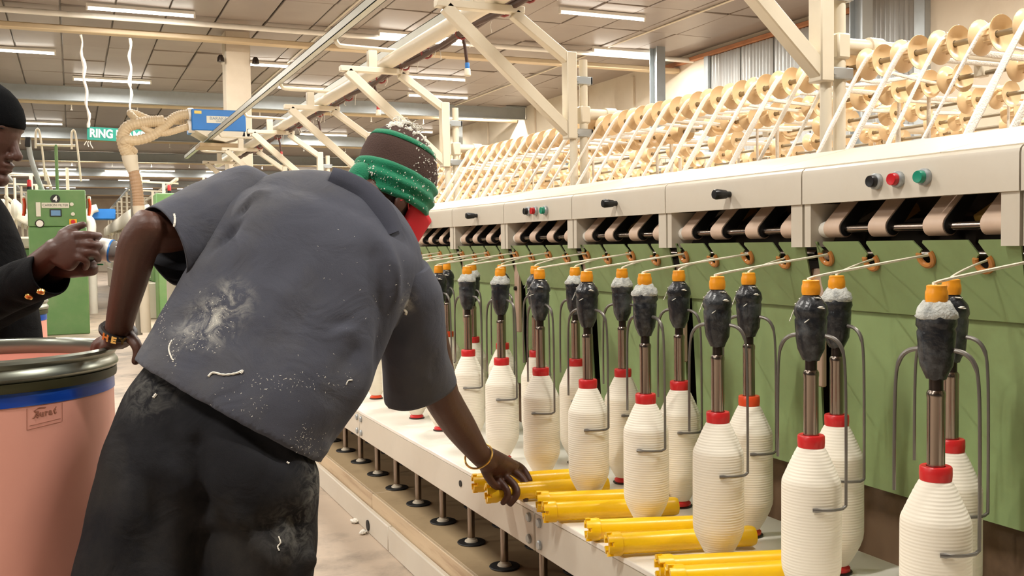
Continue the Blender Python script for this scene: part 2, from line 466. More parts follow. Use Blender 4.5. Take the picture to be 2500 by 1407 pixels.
# ================================================================== the roving frame
P_, S_ = 0.2822, 0.5644
YF0 = 1.114                        # first spindle of the front row
XF, XB = 1.212, 1.40               # front and back spindle rows
SEAM0 = 1.2135                     # first hood seam
Y_NEAR, Y_FAR = -0.45, 13.4
RF = thing('roving_machine', (1.5, 4.5, FLOOR), 'long cream and green roving machine with rows of spinning bobbins and a roller creel', 'spinning machine')
# --- base
for i in range(-1, 5):
    y0 = 3.90 + (i-2)*1.6932; y1 = y0 + 1.6932 - 0.006
    MB().box(1.103, 1.62, y0, y1, 0.03, 0.085, 0.004).build('spindle_plate', M_TAN, RF)
    MB().box(1.092, 1.102, y0, y1, -0.03, 0.0855, 0.003).build('front_board', M_WOOD, RF)
    MB().box(1.068, 1.090, y0-0.3, y1-0.3, FLOOR, 0.028, 0.004).build('kick_board', M_CREAM, RF)
M_OILY = mat('oily_brown_bed', (128,102,76), 0.6, var=0.15, vscale=7, dirt=(70,52,38), dscale=5, damt=0.7)
MB().box(1.11, 2.3, Y_NEAR, Y_FAR, FLOOR, 0.03).build('bed', M_OILY, RF, smooth=False)
MB().box(1.698, 1.74, Y_NEAR, Y_FAR, 0.03, 0.62).build('lower_back_sheet', M_OILY, RF, smooth=False)
MB().box(1.092, 2.3, 9.0, Y_FAR, 0.03, 1.17, 0.01).build('headstock', M_CREAM, RF)
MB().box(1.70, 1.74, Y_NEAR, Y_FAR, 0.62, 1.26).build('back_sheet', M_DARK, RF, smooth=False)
p = onX(899, 1283, 1.068)
MB().lathe([(0.0,0),(0.022,0),(0.022,0.004),(0,0.004)], 16, (1.064, p.y, p.z), (1,0,0)).build('kick_board_hole', M_RUBBER, RF)  # black disc painted in for the dark inside of a hole
# --- bobbin rail
for i in range(-1, 5):
    y0 = 2.262 + (i-1)*1.6932 + 0.003; y1 = y0 + 1.6932 - 0.006
    MB().box(1.06, 1.54, y0, y1, 0.412, 0.425, 0.002).build('rail_top', M_WHITEP, RF)
    MB().box(1.062, 1.074, y0, y1, 0.31, 0.4125, 0.003).build('rail_skirt', M_CREAM, RF)
    MB().box(1.525, 1.538, y0, y1, 0.31, 0.4125, 0.003).build('rail_skirt', M_CREAM, RF)
    for yy in (y0+0.028, y1-0.028):
        for zz in (0.392, 0.335):
            MB().lathe([(0.0,-0.006),(0.010,-0.006),(0.0125,-0.003),(0.0125,0.002),(0,0.002)], 12, (1.061, yy, zz), (1,0,0)).build('bolt', M_GALV, RF)
p = onX(1125, 1181, 1.062)
MB().lathe([(0,-0.002),(0.010,-0.002),(0.010,0.001),(0,0.001)], 12, (1.061, p.y, p.z), (1,0,0)).build('skirt_hole', M_RUBBER, RF)
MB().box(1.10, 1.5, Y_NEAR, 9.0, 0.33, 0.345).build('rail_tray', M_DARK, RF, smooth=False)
# --- spindles below the rail
shaft_me = MB().lathe([(0.0125,0.093),(0.0125,0.335)], 12).mesh('spindle_shaft', M_STEEL)
disc_me = MB().lathe([(0.0,0.0855),(0.047,0.0855),(0.049,0.088),(0.047,0.0905),(0.0,0.0915)], 24).mesh('oil_disc', M_RUBBER)
coll_me = MB().lathe([(0.024,0.090),(0.021,0.096),(0.015,0.098),(0.0128,0.104),(0.0,0.104)], 14).mesh('collar', M_CREAM2)
NSP = 15
for k in range(-3, NSP):
    for X, off in ((XF, 0.0), (XB, 0.5)):
        y = YF0 + P_*(k+off)
        s_ = place('spindle_shaft', shaft_me, RF, (X, y, 0))
        place('oil_disc', disc_me, s_, local=True); place('collar', coll_me, s_, local=True)
# --- green plates with thread guides
def plate_fn(u, v, w):             # u along the machine, v height, w thickness; leans back towards the bottom
    return (1.53 + (1.097 - v)*0.40 + w, u, v)
RING = {}
def guide_plate(i):
    y0 = SEAM0 + S_*i; y1 = y0 + S_
    rings = []
    for k in range(-7, NSP+12):
        yf = YF0 + P_*k + 0.047; yb = YF0 + P_*(k+0.5) + 0.056
        if y0 <= yf < y1: rings.append((yf, 1.064))
        if y0 <= yb < y1: rings.append((yb, 1.055))
    rings.sort()
    poly = [(y0+0.040, 0.942), (y1-0.006, 0.942), (y1-0.006, 1.0), (y1-0.030, 1.090), (y1-0.036, 1.097)]
    for (yr, zr) in reversed(rings):
        h = 0.0165
        sl = yr + 0.010
        poly += [(sl+0.0140, 1.097), (sl+0.0105, 1.092)]
        for a in range(62, -243, -18):
            an = math.radians(a)
            poly.append((yr + h*math.cos(an), zr + h*math.sin(an)))
        poly += [(sl-0.0085, 1.092), (sl-0.0120, 1.097)]
        RING[round(yr, 3)] = zr
    poly += [(y0+0.016, 1.097), (y0+0.010, 1.090)]
    pl = MB().prism(poly, plate_fn, 0.0, 0.004).build('guide_plate', M_GREEN, RF, smooth=False)
    for (yr, zr) in rings:
        pts = []
        for a in range(-215, 36, 14):
            an = math.radians(a); q = plate_fn(yr + 0.0175*math.cos(an), zr + 0.0175*math.sin(an), -0.002)
            pts.append(q)
        MB().tube(pts, 0.0058, 8).build('thread_guide', M_BROWNCER, pl)
    lo = [(y0+0.042, 0.545), (y1-0.004, 0.545), (y1-0.004, 0.950), (y0+0.042, 0.950)]
    MB().prism(lo, lambda u, v, w: (1.601 + (0.94-v)*0.05 + w, u, v), 0.0, 0.006).build('lower_plate', M_GREEN, RF, smooth=False)
    p0 = MB().box(1.572, 1.586, y0-0.006, y0+0.034, 0.76, 1.035, 0.003).build('seam_post', M_PINKISH, RF)
    MB().lathe([(0.0,-0.008),(0.007,-0.008),(0.009,-0.003),(0.009,0.002),(0,0.002)], 10, (1.571, y0+0.014, 0.93), (1,0,0)).build('bolt', M_DSTEEL, p0)
for i in range(-3, 13): guide_plate(i)
# --- hood, drafting zone
NS = 13
for i in range(-3, NS):
    y0 = SEAM0 + S_*i; y1 = y0 + S_
    prof = [(1.517,1.182),(1.517,1.248),(1.5195,1.257),(1.526,1.2625),(1.548,1.267),(1.556,1.245),(1.536,1.182)]
    hp = MB().prism(prof, lambda u, v, w: (u, w, v), y0+0.002, y1-0.002).build('hood_panel', M_CREAM, RF, ang=25)
    r0 = y0 + 0.33*S_
    roof = [(1.531,1.2665),(1.845,1.336),(1.852,1.330),(1.852,1.305),(1.846,1.305),(1.846,1.327),(1.534,1.2585)]
    MB().prism(roof, lambda u, v, w: (u, w, v), r0+0.0015, r0+S_-0.0015).build('roof_sheet', M_ROOF, RF, smooth=False)
    # cheek plates either side of the seam
    MB().prism([(1.522,1.182),(1.522,1.085),(1.60,1.085),(1.66,1.182)], lambda u, v, w: (u, w, v), y0+0.004, y0+0.042).build('cheek_plate', M_CREAM, RF, smooth=False)
    MB().prism([(1.522,1.182),(1.522,1.085),(1.58,1.085),(1.64,1.182)], lambda u, v, w: (u, w, v), y0-0.024, y0-0.004).build('cheek_plate', M_CREAM, RF, smooth=False)
    for yy in (y0+0.052, y0-0.034):
        MB().lathe([(0.007,-0.010),(0.017,-0.009),(0.019,0),(0.017,0.009),(0.007,0.010)], 14, (1.56, yy, 1.124), (0,1,0)).build('bar_boss', M_WHITEP, RF)
    MB().tube([(1.56, y0+0.04, 1.124), (1.56, y1-0.02, 1.124)], 0.0085, 10).build('nose_bar', M_STEEL, RF)
    MB().tube([(1.575, y0+0.01, 1.066), (1.575, y1-0.01, 1.066)], 0.013, 10).build('delivery_roller', M_STEEL, RF)
    for k in range(-7, NSP+12):
        for yb in (YF0 + P_*k + 0.030, YF0 + P_*(k+0.5) + 0.036):
            if not (y0+0.05 <= yb < y1-0.03): continue
            cen = (1.560, 1.126); outer = []
            top = (1.70, 1.262)
            d = Vector((top[0]-cen[0], top[1]-cen[1])).normalized(); nn = Vector((-d.y, d.x))
            def arc(r):
                o = [(top[0]+nn.x*r, top[1]+nn.y*r)]
                a0 = math.atan2(nn.y, nn.x)
                for q in range(0, 11):
                    an = a0 + math.pi*q/10*1.0
                    o.append((cen[0]+r*math.cos(an), cen[1]+r*math.sin(an)))
                o.append((top[0]+nn.x*(r-0.012), top[1]+nn.y*(r-0.012)))
                return o
            core = MB().prism(arc(0.0175), lambda u, v, w: (u, w, v), yb-0.027, yb+0.027).build('top_arm_cradle', M_RUBBER, RF, ang=30)
            o_ = arc(0.0205); i_ = arc(0.0172)
            MB().prism(o_ + i_[::-1], lambda u, v, w: (u, w, v), yb-0.0245, yb+0.0245).build('apron', M_APRON, core, ang=30)
    # clutter seen in the dark gap: weighting arms and clearer cloths
    for q in range(5):
        yy = y0 + 0.07 + q*0.105 + RND.uniform(-0.01, 0.01)
        MB().obox((1.655+RND.uniform(-.015,.015), yy, 1.160+RND.uniform(-.018,.018)), (1,0,0.5), (RND.uniform(-.3,.3),1,0), (-0.5,0,1), (0.035,0.014,0.010), 0.003).build(
            'weighting_arm', mat('yellow_brown_arm', (176,136,62), 0.5, var=0.15) if q % 2 else M_DSTEEL, RF)
    MB().tube([(1.69, y0+0.03, 1.145), (1.69, y1-0.03, 1.145)], 0.011, 8).build('draft_roller', M_DSTEEL, RF)
# hood fittings
def knob(px, py):
    q = onX(px, py, 1.50)
    MB().lathe([(0.008,0.0),(0.008,-0.012),(0.011,-0.014),(0.0125,-0.03),(0.0135,-0.042),(0.011,-0.049),(0,-0.050)], 14, (1.518, q.y, q.z), (1,0,0)).build('hood_knob', M_BLACK, RF)
for q in ((1768,475),(1493,497),(1155,527),(1043,541)): knob(*q)
M_TEALB = mat('green_push_button', (22,140,112), 0.3, coat=0.3)
M_REDB = mat('red_push_button', (196,24,34), 0.3, coat=0.3)
def buttons(pts):
    for (q, m) in zip(pts, (M_BLACK, M_REDB, M_TEALB)):
        p = onX(q[0], q[1], 1.505)
        b_ = MB().lathe([(0.0165,0.0),(0.0165,-0.009),(0.014,-0.012),(0.0,-0.012)], 20, (1.518, p.y, p.z), (1,0,0)).build('button_bezel', M_GALV, RF)
        MB().lathe([(0.0125,-0.010),(0.0125,-0.020),(0.0115,-0.023),(0.006,-0.0225),(0,-0.022)], 20, (1.518, p.y, p.z), (1,0,0)).build('push_button', m, b_)
buttons(((2131,443),(2183,438),(2248,432)))
buttons(((1285,516),(1302,515),(1326,514)))
# --- flyers (suspended, at rest)
M_CROWN = mat('black_wrapped_crown', (30,32,36), 0.28, var=0.25, vscale=30, dirt=(120,125,128), dscale=22, damt=0.55, bump=0.7, bscale=60)
M_LEG = mat('grey_flyer_leg', (120,116,110), 0.35, metal=0.6, var=0.1)
def flyer_meshes():
    r = random.Random(3)
    prof = [(0.0,1.003),(0.013,1.003),(0.019,0.996),(0.0275,0.984),(0.0300,0.976),(0.0300,0.968),(0.0270,0.962),(0.0285,0.957),(0.0275,0.945),(0.0265,0.925),(0.0240,0.905),(0.0170,0.890),(0.0145,0.884),(0.0,0.884)]
    crown = MB().lathe(prof, 22)
    crown.v = [(x*(1+r.uniform(-.035,.035)), y*(1+r.uniform(-.035,.035)), z+r.uniform(-.0015,.0015)) if z < 1.0 else (x,y,z) for (x,y,z) in crown.v]
    cap = MB().lathe([(0.0,1.029),(0.0125,1.029),(0.0150,1.0275),(0.0150,1.022),(0.0165,1.018),(0.0168,1.008),(0.0155,1.002),(0.0,1.002)], 20)
    neck = MB().lathe([(0.0105,0.886),(0.0105,0.862),(0.0,0.862)], 14)
    tube = MB().lathe([(0.0,0.866),(0.0118,0.866),(0.0140,0.862),(0.0140,0.856),(0.0134,0.853),(0.0134,0.735),(0.0,0.735)], 18)
    legs = []
    for sg, zb in ((1, 0.628), (-1, 0.70)):
        pts = smooth_path([(sg*0.014,0,0.930),(sg*0.040,0,0.926),(sg*0.056,0,0.910),(sg*0.0625,0,0.875),(sg*0.0645,0,0.78),(sg*0.0645,0,zb)], 4)
        legs.append(MB().tube(pts, [0.0038 if p.z > 0.9 else 0.0028 for p in pts], 8))
    pts = [(0.0645*math.cos(0), 0.0, 0.628)]
    for a in range(8, 72, 8):
        an = -math.radians(a); rr = 0.0635 - 0.0080*min(1, a/60.0)
        pts.append((rr*math.cos(an), rr*math.sin(an), 0.624))
    pres = MB().tube(pts, [0.0028]*(len(pts)-2) + [0.0045, 0.0036], 8)
    fl = MB(); f2 = MB()
    f2.lathe([(0.0150,1.0030),(0.0185,1.0035),(0.0225,0.9990),(0.0270,0.9920),(0.0305,0.9850),(0.0325,0.9790),(0.0300,0.9770),(0.0260,0.9800)], 30)
    f2.f = f2.f[:-2]
    out = []
    for (x, y, z) in f2.v:
        a = math.atan2(y, x); w = mnoise.noise(Vector((math.cos(a)*2.3, math.sin(a)*2.3, z*120))); w2 = mnoise.noise(Vector((math.cos(a)*1.1+7, math.sin(a)*1.1, 0)))
        kx = 1 + 0.16*w + 0.10*w2; out.append((x*kx, y*kx, z + 0.004*w - 0.006*max(0, w2)*(1.003-z)/0.02))
    f2.v = out
    for q in range(12):
        a = r.uniform(0, 6.28); rr = r.uniform(0.016, 0.032); z = 0.999 - (rr-0.014)*0.9 + r.uniform(-0.006, 0.004)
        fl.blob((rr*math.cos(a)*.96, rr*math.sin(a)*.96, z-0.0015), (r.uniform(.002,.0075), r.uniform(.002,.0075), r.uniform(.001,.0022)), 6, 4, 0.4, r)
    for q in range(4):
        a = r.uniform(0, 6.28); p0 = Vector((0.03*math.cos(a), 0.03*math.sin(a), 0.975))
        fl.tube(smooth_path([p0, p0 + Vector((r.uniform(-.012,.012), r.uniform(-.012,.012), -0.01)), p0 + Vector((r.uniform(-.02,.02), r.uniform(-.02,.02), -0.02))], 4), 0.0009, 5)
    return (crown.mesh('flyer', M_CROWN, ang=50), cap.mesh('flyer_cap', M_ORANGE), neck.mesh('flyer_neck', M_DSTEEL), tube.mesh('flyer_tube', M_STEEL),
            legs[0].mesh('flyer_leg', M_LEG), legs[1].mesh('flyer_leg', M_LEG), pres.mesh('presser_arm', M_LEG), fl.mesh('crown_lint', M_LINT, ang=80), f2.mesh('crown_lint', mat('grey_white_fluff', (196,198,192), 0.95, var=0.12, vscale=90, dirt=(110,116,118), dscale=60, damt=0.8, bump=0.8, bscale=200), ang=180))
FM = flyer_meshes()
# --- bobbins
M_YARN = mat('wound_cotton', (240,233,216), 0.8, var=0.02, vscale=20)
nt = M_YARN.node_tree
tc = nt.nodes.new('ShaderNodeTexCoord'); wv = nt.nodes.new('ShaderNodeTexWave'); wv.wave_type = 'BANDS'; wv.bands_direction = 'Z'
wv.inputs['Scale'].default_value = 58; wv.inputs['Distortion'].default_value = 0.35; wv.inputs['Detail'].default_value = 1
nt.links.new(tc.outputs['Object'], wv.inputs['Vector'])
nz = nt.nodes.new('ShaderNodeTexNoise'); nz.inputs['Scale'].default_value = 1; mpn = nt.nodes.new('ShaderNodeMapping'); mpn.inputs['Scale'].default_value = (4,4,160)
nt.links.new(tc.outputs['Object'], mpn.inputs[0]); nt.links.new(mpn.outputs[0], nz.inputs['Vector'])
ad = nt.nodes.new('ShaderNodeMath'); ad.operation = 'MULTIPLY_ADD'; ad.inputs[1].default_value = 0.5
nt.links.new(wv.outputs['Fac'], ad.inputs[0]); nt.links.new(nz.outputs['Fac'], ad.inputs[2])
bp = nt.nodes.new('ShaderNodeBump'); bp.inputs['Strength'].default_value = 0.32; bp.inputs['Distance'].default_value = 0.0025
nt.links.new(ad.outputs[0], bp.inputs['Height']); nt.links.new(bp.outputs[0], nt.nodes['Principled BSDF'].inputs['Normal'])
def bobbin_meshes():
    prof = [(0.0,0.728),(0.021,0.728),(0.0245,0.724)]
    n = 7
    for q in range(n):                     # stepped upper cone
        t0 = q/n; r0 = 0.0245 + (0.0520-0.0245)*t0; z0 = 0.724 - 0.060*t0**1.08
        r1 = 0.0245 + (0.0520-0.0245)*(q+0.93)/n; z1 = 0.724 - 0.060*((q+0.93)/n)**1.08
        prof += [(r0+0.0009, z0-0.0008), (r1, z1)]
    prof += [(0.0522,0.660),(0.0525,0.652),(0.0528,0.56),(0.0528,0.512),(0.0515,0.500),(0.046,0.484),(0.036,0.464),(0.0275,0.449),(0.0235,0.4425),(0.0,0.4425)]
    yarn = MB().lathe(prof, 36).mesh('yarn_package', M_YARN, ang=50)
    def tubem(m):
        mb = MB().lathe([(0.0145,0.748),(0.0225,0.748),(0.0240,0.746),(0.0243,0.735),(0.0235,0.726),(0.0145,0.726)], 24, closed=True)
        mb.lathe([(0.0145,0.445),(0.0215,0.445),(0.0215,0.440),(0.0265,0.436),(0.0265,0.430),(0.0145,0.430)], 24, closed=True)
        mb.lathe([(0.0142,0.74),(0.0150,0.74),(0.0150,0.436),(0.0142,0.436)], 16, closed=True)
        return mb.mesh('bobbin_tube', m)
    return yarn, tubem(M_RED), tubem(M_REDO)
YARN, TUBER, TUBEO = bobbin_meshes()
seat_me = MB().lathe([(0.0,0.4252),(0.030,0.4252),(0.031,0.428),(0.028,0.4298),(0.0,0.4298)], 24).mesh('bobbin_seat', M_DSTEEL)
leg_dir = math.atan2(-math.sin(YAW), math.cos(YAW))
for k in range(-3, NSP):
    for row, (X, off) in enumerate(((XF, 0.0), (XB, 0.5))):
        y = YF0 + P_*(k+off)
        fo = place('flyer', FM[0], RF, (X, y, 0)); fo.rotation_euler = (0, 0, leg_dir - 0.85 + RND.uniform(-0.25, 0.25))
        for nm, me in zip(('flyer_cap','flyer_neck','flyer_tube','flyer_leg','flyer_leg','presser_arm','crown_lint'), FM[1:7] + ((FM[8] if (k*5 + row*3) % 7 < 3 else FM[7]),)):
            place(nm, me, fo, local=True)
        place('bobbin_seat', seat_me, RF, (X, y, 0))
        side = ('front', 'back')[row]
        red = RND.random() > 0.22 or (row == 0 and k < 9)
        lab_b = 'cotton wound bobbin with %s tube, %s from the right edge in the %s row' % ('red' if red else 'orange-red', ordinal(max(1, k+1)), side)
        if k < 0: lab_b = 'cotton wound bobbin in the %s row, %s beyond the right edge of the photo' % (side, ordinal(-k))
        bo = thing('roving_bobbin', (X, y, 0.43), lab_b, 'bobbin', 'roving bobbins on the bobbin rail')
        place('yarn_package', YARN, bo, (0, 0, -0.43), local=True); place('bobbin_tube', TUBER if red else TUBEO, bo, (0, 0, -0.43), local=True)
# --- rovings from the guides to the flyer caps
for k in range(-3, NSP):
    for row, (X, off, dy) in enumerate(((XF, 0.0, 0.047), (XB, 0.5, 0.056))):
        y = YF0 + P_*(k+off)
        yr = y + dy; zr = 1.064 if row == 0 else 1.055
        pts = smooth_path([(1.60, yr-0.002, zr+0.012), (1.552, yr-0.010, zr+0.006), ((X+1.55)/2, (y+yr)/2, (1.031+zr)/2+0.004), (X+0.008, y+0.004, 1.0335), (X, y, 1.026), (X, y, 1.015)], 4)
        o = MB().tube(pts, 0.0027 if row == 0 else 0.0024, 6).build('roving', M_ROVING)
        tag(o, ('thin roving running to the amber cap of the %s %s-row flyer from the right' if k >= 0 else 'thin roving to the %s %s-row flyer beyond the right edge of the photo') % (ordinal(k+1 if k >= 0 else -k), ('front','back')[row]), 'roving', 'rovings between guides and flyers')
# --- creel
ROWS = [(2.32, 1.655), (2.85, 1.66), (3.30, 1.65), (3.75, 1.645), (4.12, 1.64)]
prof = [(0.010,-0.001),(0.020,-0.001),(0.030,-0.004),(0.042,-0.010),(0.0505,-0.0165),(0.0512,-0.0150),(0.043,-0.0075),(0.030,-0.001),(0.022,0.004),
        (0.021,0.030),(0.026,0.036),(0.040,0.043),(0.0500,0.052),(0.0508,0.0535),(0.0495,0.0545),(0.038,0.048),(0.022,0.043),(0.010,0.043)]
rl = MB().lathe(prof, 24, closed=True, axis=(0,1,0))
for q in range(8):
    a = 2*math.pi*q/8
    rl.obox((0.022*math.cos(a), 0.017, 0.022*math.sin(a)), (math.cos(a),0,math.sin(a)), (0,1,0), (-math.sin(a),0,math.cos(a)), (0.0035,0.013,0.0012), 0)
roller_me = rl.mesh('creel_roller', M_ROLLER, ang=45)
RY = {}
POSTS = [0.735 + 1.6975*i for i in range(0, 8)]
nrol = 0
for r, (X, z) in enumerate(ROWS):
    ystart = {0:1.08, 1:1.25, 2:1.5, 3:1.9, 4:2.2}[r]; yend = {0:7.4, 1:8.8, 2:10.0, 3:10.8, 4:11.6}[r]
    y = 1.93 + 0.03*r - 0.1411*10
    ys = []
    while y < yend:
        near_post = any(abs(y+0.02-pp) < (0.055 if r == 0 else 0.04) for pp in POSTS)
        kk = round((y-1.93)/0.1411)
        if y >= ystart and not near_post and not (r >= 2 and (kk + r) % 3 == 0):
            place('creel_roller', roller_me, RF, (X, y, z)); ys.append(y); nrol += 1
        y += 0.1411
    RY[r] = ys
    MB().tube([(X, ystart-0.4, z), (X, Y_FAR-0.6, z)], 0.0085, 10).build('creel_shaft', mat('dull_shaft', (150,138,115), 0.4, metal=0.4), RF)
# --- posts, creel arms, cleaner-rail brackets
def hbar(mb, p, q, w=0.045, h=0.03): mb.bar(p, q, w, h, 0.003); return mb
for n, y in enumerate(POSTS):
    MB().tube([(2.225, y, 0.6), (2.225, y, 1.965)], 0.020, 14).build('creel_post', M_CREAM2, RF)
    MB().tube([(2.168, y-0.004, 1.25), (2.168, y-0.004, 1.592)], 0.0185, 14).build('bracket_stub', M_CREAM2, RF)
    MB().bar((2.225, y, 1.668), (2.225, y, 1.748), 0.052, 0.052, 0.006).build('arm_clamp', M_CREAM2, RF)
    ca = MB().tube([(2.24, y, 1.712), (4.42, y, 1.712)], 0.026, 14).build('creel_arm', M_CREAM2, RF)
    MB().lathe([(0.033,0),(0.034,0.004),(0.034,0.05),(0.033,0.054)], 16, (2.34, y, 1.712), (1,0,0)).build('arm_collar', M_CREAM2, ca)
    for (X, z) in ROWS[1:]:
        MB().bar((X, y, z-0.012), (X, y, 1.70), 0.04, 0.035, 0.004).build('shaft_hanger', M_CREAM2, ca)
    MB().tube([(4.40, y, FLOOR), (4.40, y, 1.74)], 0.02, 12).build('creel_post', M_CREAM2, RF)
    if n == 0 or n > 7: continue
    br = MB().bar((2.150, y-0.004, 1.592), (2.150, y-0.004, 1.995), 0.062, 0.052, 0.004, up=(1,0,0)).build('rail_bracket', M_CREAM2, RF)
    MB().bar((1.49, y-0.004, 2.168), (1.915, y-0.004, 2.168), 0.050, 0.034, 0.004).build('bracket_beam', M_CREAM2, br)
    MB().bar((1.535, y-0.004, 2.155), (2.150, y-0.004, 1.618), 0.050, 0.052, 0.004).build('bracket_strut', M_CREAM2, br)
    MB().bar((1.865, y-0.004, 2.152), (2.140, y-0.004, 1.962), 0.050, 0.046, 0.004).build('bracket_strut', M_CREAM2, br)
    MB().bar((1.69, y-0.004, 2.18), (1.69, y-0.004, 2.285), 0.045, 0.055, 0.003, up=(1,0,0)).build('hanger_stem', M_CREAM2, br)
    pts = smooth_path([(1.470, y-0.004, 2.372), (1.470, y-0.004, 2.335), (1.485, y-0.004, 2.310), (1.515, y-0.004, 2.302), (1.70, y-0.004, 2.298), (1.875, y-0.004, 2.294)], 5)
    MB().tube(pts, 0.0135, 8, flat=1.5).build('hook_arm', M_CREAM2, br)
    for zz in (1.866, 1.622):
        cl = MB().box(2.165, 2.262, y-0.026, y-0.014, zz-0.018, zz+0.018, 0.003)
        cl.box(2.165, 2.262, y+0.016, y+0.028, zz-0.018, zz+0.018, 0.003); cl.box(2.250, 2.262, y-0.026, y+0.028, zz-0.018, zz+0.018, 0.003)
        c_ = cl.build('clamp', M_GALV, br)
        MB().lathe([(0,-0.008),(0.009,-0.008),(0.009,0),(0,0)], 6, (2.18, y-0.026, zz), (0,1,0)).build('clamp_bolt', M_GALV, c_)
# twin cleaner rails, pipe and cable
def channel(x, z, y0, y1, name, m):
    mb = MB(); mb.box(x-0.024, x+0.024, y0, y1, z, z+0.004); mb.box(x-0.024, x-0.020, y0, y1, z, z+0.05); mb.box(x+0.020, x+0.024, y0, y1, z, z+0.05)
    mb.box(x-0.024, x-0.010, y0, y1, z+0.046, z+0.05); mb.box(x+0.010, x+0.024, y0, y1, z+0.046, z+0.05)
    return mb.build(name, m, RF, smooth=False)
M_RAIL = mat('silver_grey_rail', (186,186,174), 0.38, metal=0.35, var=0.06)
channel(1.452, 2.335, 0.6, 14.1, 'cleaner_rail', M_RAIL)
channel(1.885, 2.312, 0.6, 14.1, 'cleaner_rail', M_RAIL)
MB().tube([(1.80, 0.6, 2.226), (1.80, 13.6, 2.226)], 0.042, 16).build('air_pipe', M_CREAM2, RF)
M_CABLE = mat('brown_cable', (84,62,54), 0.6, var=0.2)
for q in range(3):
    pts = [(1.885 + 0.02*q - 0.02 + 0.012*math.sin(3.1*t+q*2), 0.6 + t*0.45, 2.192 + 0.012*q + 0.012*math.sin(5*t*0.45+q)) for t in range(28)]
    MB().tube(smooth_path(pts, 3), 0.0135, 7).build('cable', M_CABLE, RF)
def wraps():
    mb = MB(); r = random.Random(5)
    for q in range(22):
        y = 1.6 + q*0.46 + r.uniform(-.1,.1)
        mb.tube([(1.885+0.03*math.cos(a), y+0.02*math.sin(a*0.5), 2.205+0.03*math.sin(a)) for a in [i*0.6 for i in range(11)]], 0.006, 5)
    return mb
w_ = wraps().build('cable_tape', mat('faded_red_tape', (150,72,70), 0.6, var=0.2), RF); w_['kind'] = 'stuff'
for n, y in enumerate((3.08, 4.85, 6.5, 8.2, 9.9)):
    p0 = Vector((1.90, y, 2.19))
    st = MB().tube(smooth_path([p0, p0+Vector((0.012,0,-0.05)), p0+Vector((0.024,0.004,-0.13))], 4), 0.0095, 8).build('cable_drop', M_CABLE, RF)
    p1 = p0 + Vector((0.025,0.004,-0.13))
    MB().lathe([(0.011,0),(0.0125,-0.004),(0.0125,-0.03),(0.0,-0.03)], 12, p1).build('drop_plug', mat('red_plug', (176,60,56), 0.5) if n != 1 else M_BLUE, st)
    MB().lathe([(0.013,-0.03),(0.016,-0.034),(0.019,-0.066),(0.015,-0.07),(0,-0.07)], 12, p1).build('drop_socket', M_CREAM2, st)
# lint hanging from the cable bundle
hl = MB(); r = random.Random(9)
for q in range(36):
    y = 1.8 + r.random()*8; p0 = Vector((1.89 + r.uniform(-.03,.03), y, 2.185))
    hl.tube(smooth_path([p0, p0+Vector((r.uniform(-.01,.01), r.uniform(-.01,.01), -0.025)), p0+Vector((r.uniform(-.015,.015), r.uniform(-.02,.02), -0.03-r.random()*0.05))], 3), 0.0022, 5)
hl_ = hl.build('hanging_lint', M_LINT, RF); hl_['kind'] = 'stuff'
# --- slivers
r = random.Random(21)
y_list = RY[0]
for n, y in enumerate(y_list):
    row = 1 + (n*7 + n//3) % 4
    Xr, zr = ROWS[row]; X0, z0 = ROWS[0]
    ysrc = min(RY[row], key=lambda v: abs(v-(y+0.02*((n % 3)-1)))) + 0.017
    y0 = y + 0.017
    yd = y0 + r.uniform(-0.02, 0.02)
    pts = [(Xr+0.16, ysrc+r.uniform(-.05,.05), 0.55), (Xr+0.04, ysrc, 1.30), (Xr+0.024, ysrc, zr+0.004), (Xr+0.004, ysrc, zr+0.030), (Xr-0.06, ysrc, zr+0.026)]
    sag = r.uniform(0.0, 0.03)
    pts += [((Xr+X0)/2, (ysrc+y0)/2, (zr+z0)/2+0.024-sag), (X0+0.05, y0, z0+0.026), (X0+0.004, y0, z0+0.030), (X0-0.022, y0, z0+0.020), (X0-0.06, y0-0.002, z0-0.012)]
    pts += [((X0-0.06+2.035)/2, (y0+yd)/2, (z0+1.30)/2 - 0.004), (2.035, yd, 1.30), (2.00, yd, 1.20)]
    P = smooth_path(pts, 4)
    wid = r.choice((0.0070, 0.0085, 0.010, 0.0115)); rad = [wid*(0.9 + 0.3*mnoise.noise(Vector((p.x*9, n*3.7, p.z*9)))) for p in P]
    o = MB().tube(P, rad, 8, flat=0.7).build('sliver', M_SLIVER)
    tag(o, 'white cotton sliver from top creel roller to hood, %s from the right edge' % ordinal(n+1), 'sliver', 'cotton slivers on the creel')
# ================================================================== yellow bobbin tubes on the rail
def ytube_mesh():
    L = 0.325
    mb = MB().lathe([(0.0225,0.018),(0.0225,L-0.012),(0.0215,L-0.004),(0.0195,L),(0.0150,L),(0.0150,0.0),(0.0225,0.0)], 28, axis=(1,0,0), closed=True)
    mb2 = MB().lathe([(0.0155,0.0),(0.0225,-0.0005),(0.0255,0.002),(0.0258,0.017),(0.0250,0.022),(0.0228,0.0225),(0.0155,0.0225)], 28, axis=(1,0,0), closed=True)
    for q in range(6):
        a = 2*math.pi*(q+0.3)/6; da = 0.34
        P = []
        for t in range(5):
            an = a - da + 2*da*t/4
            P.append((0.0262*math.cos(an), 0.0262*math.sin(an)))
        for t in range(5):
            an = a + da - 2*da*t/4
            P.append((0.0165*math.cos(an), 0.0165*math.sin(an)))
        mb2.prism(P, lambda u, v, w: (w, u, v), -0.009, 0.003)
    return mb.mesh('tube_barrel', M_YELLOW), mb2.mesh('notched_collar', M_YELLOW, ang=30)
YB, YC = ytube_mesh()
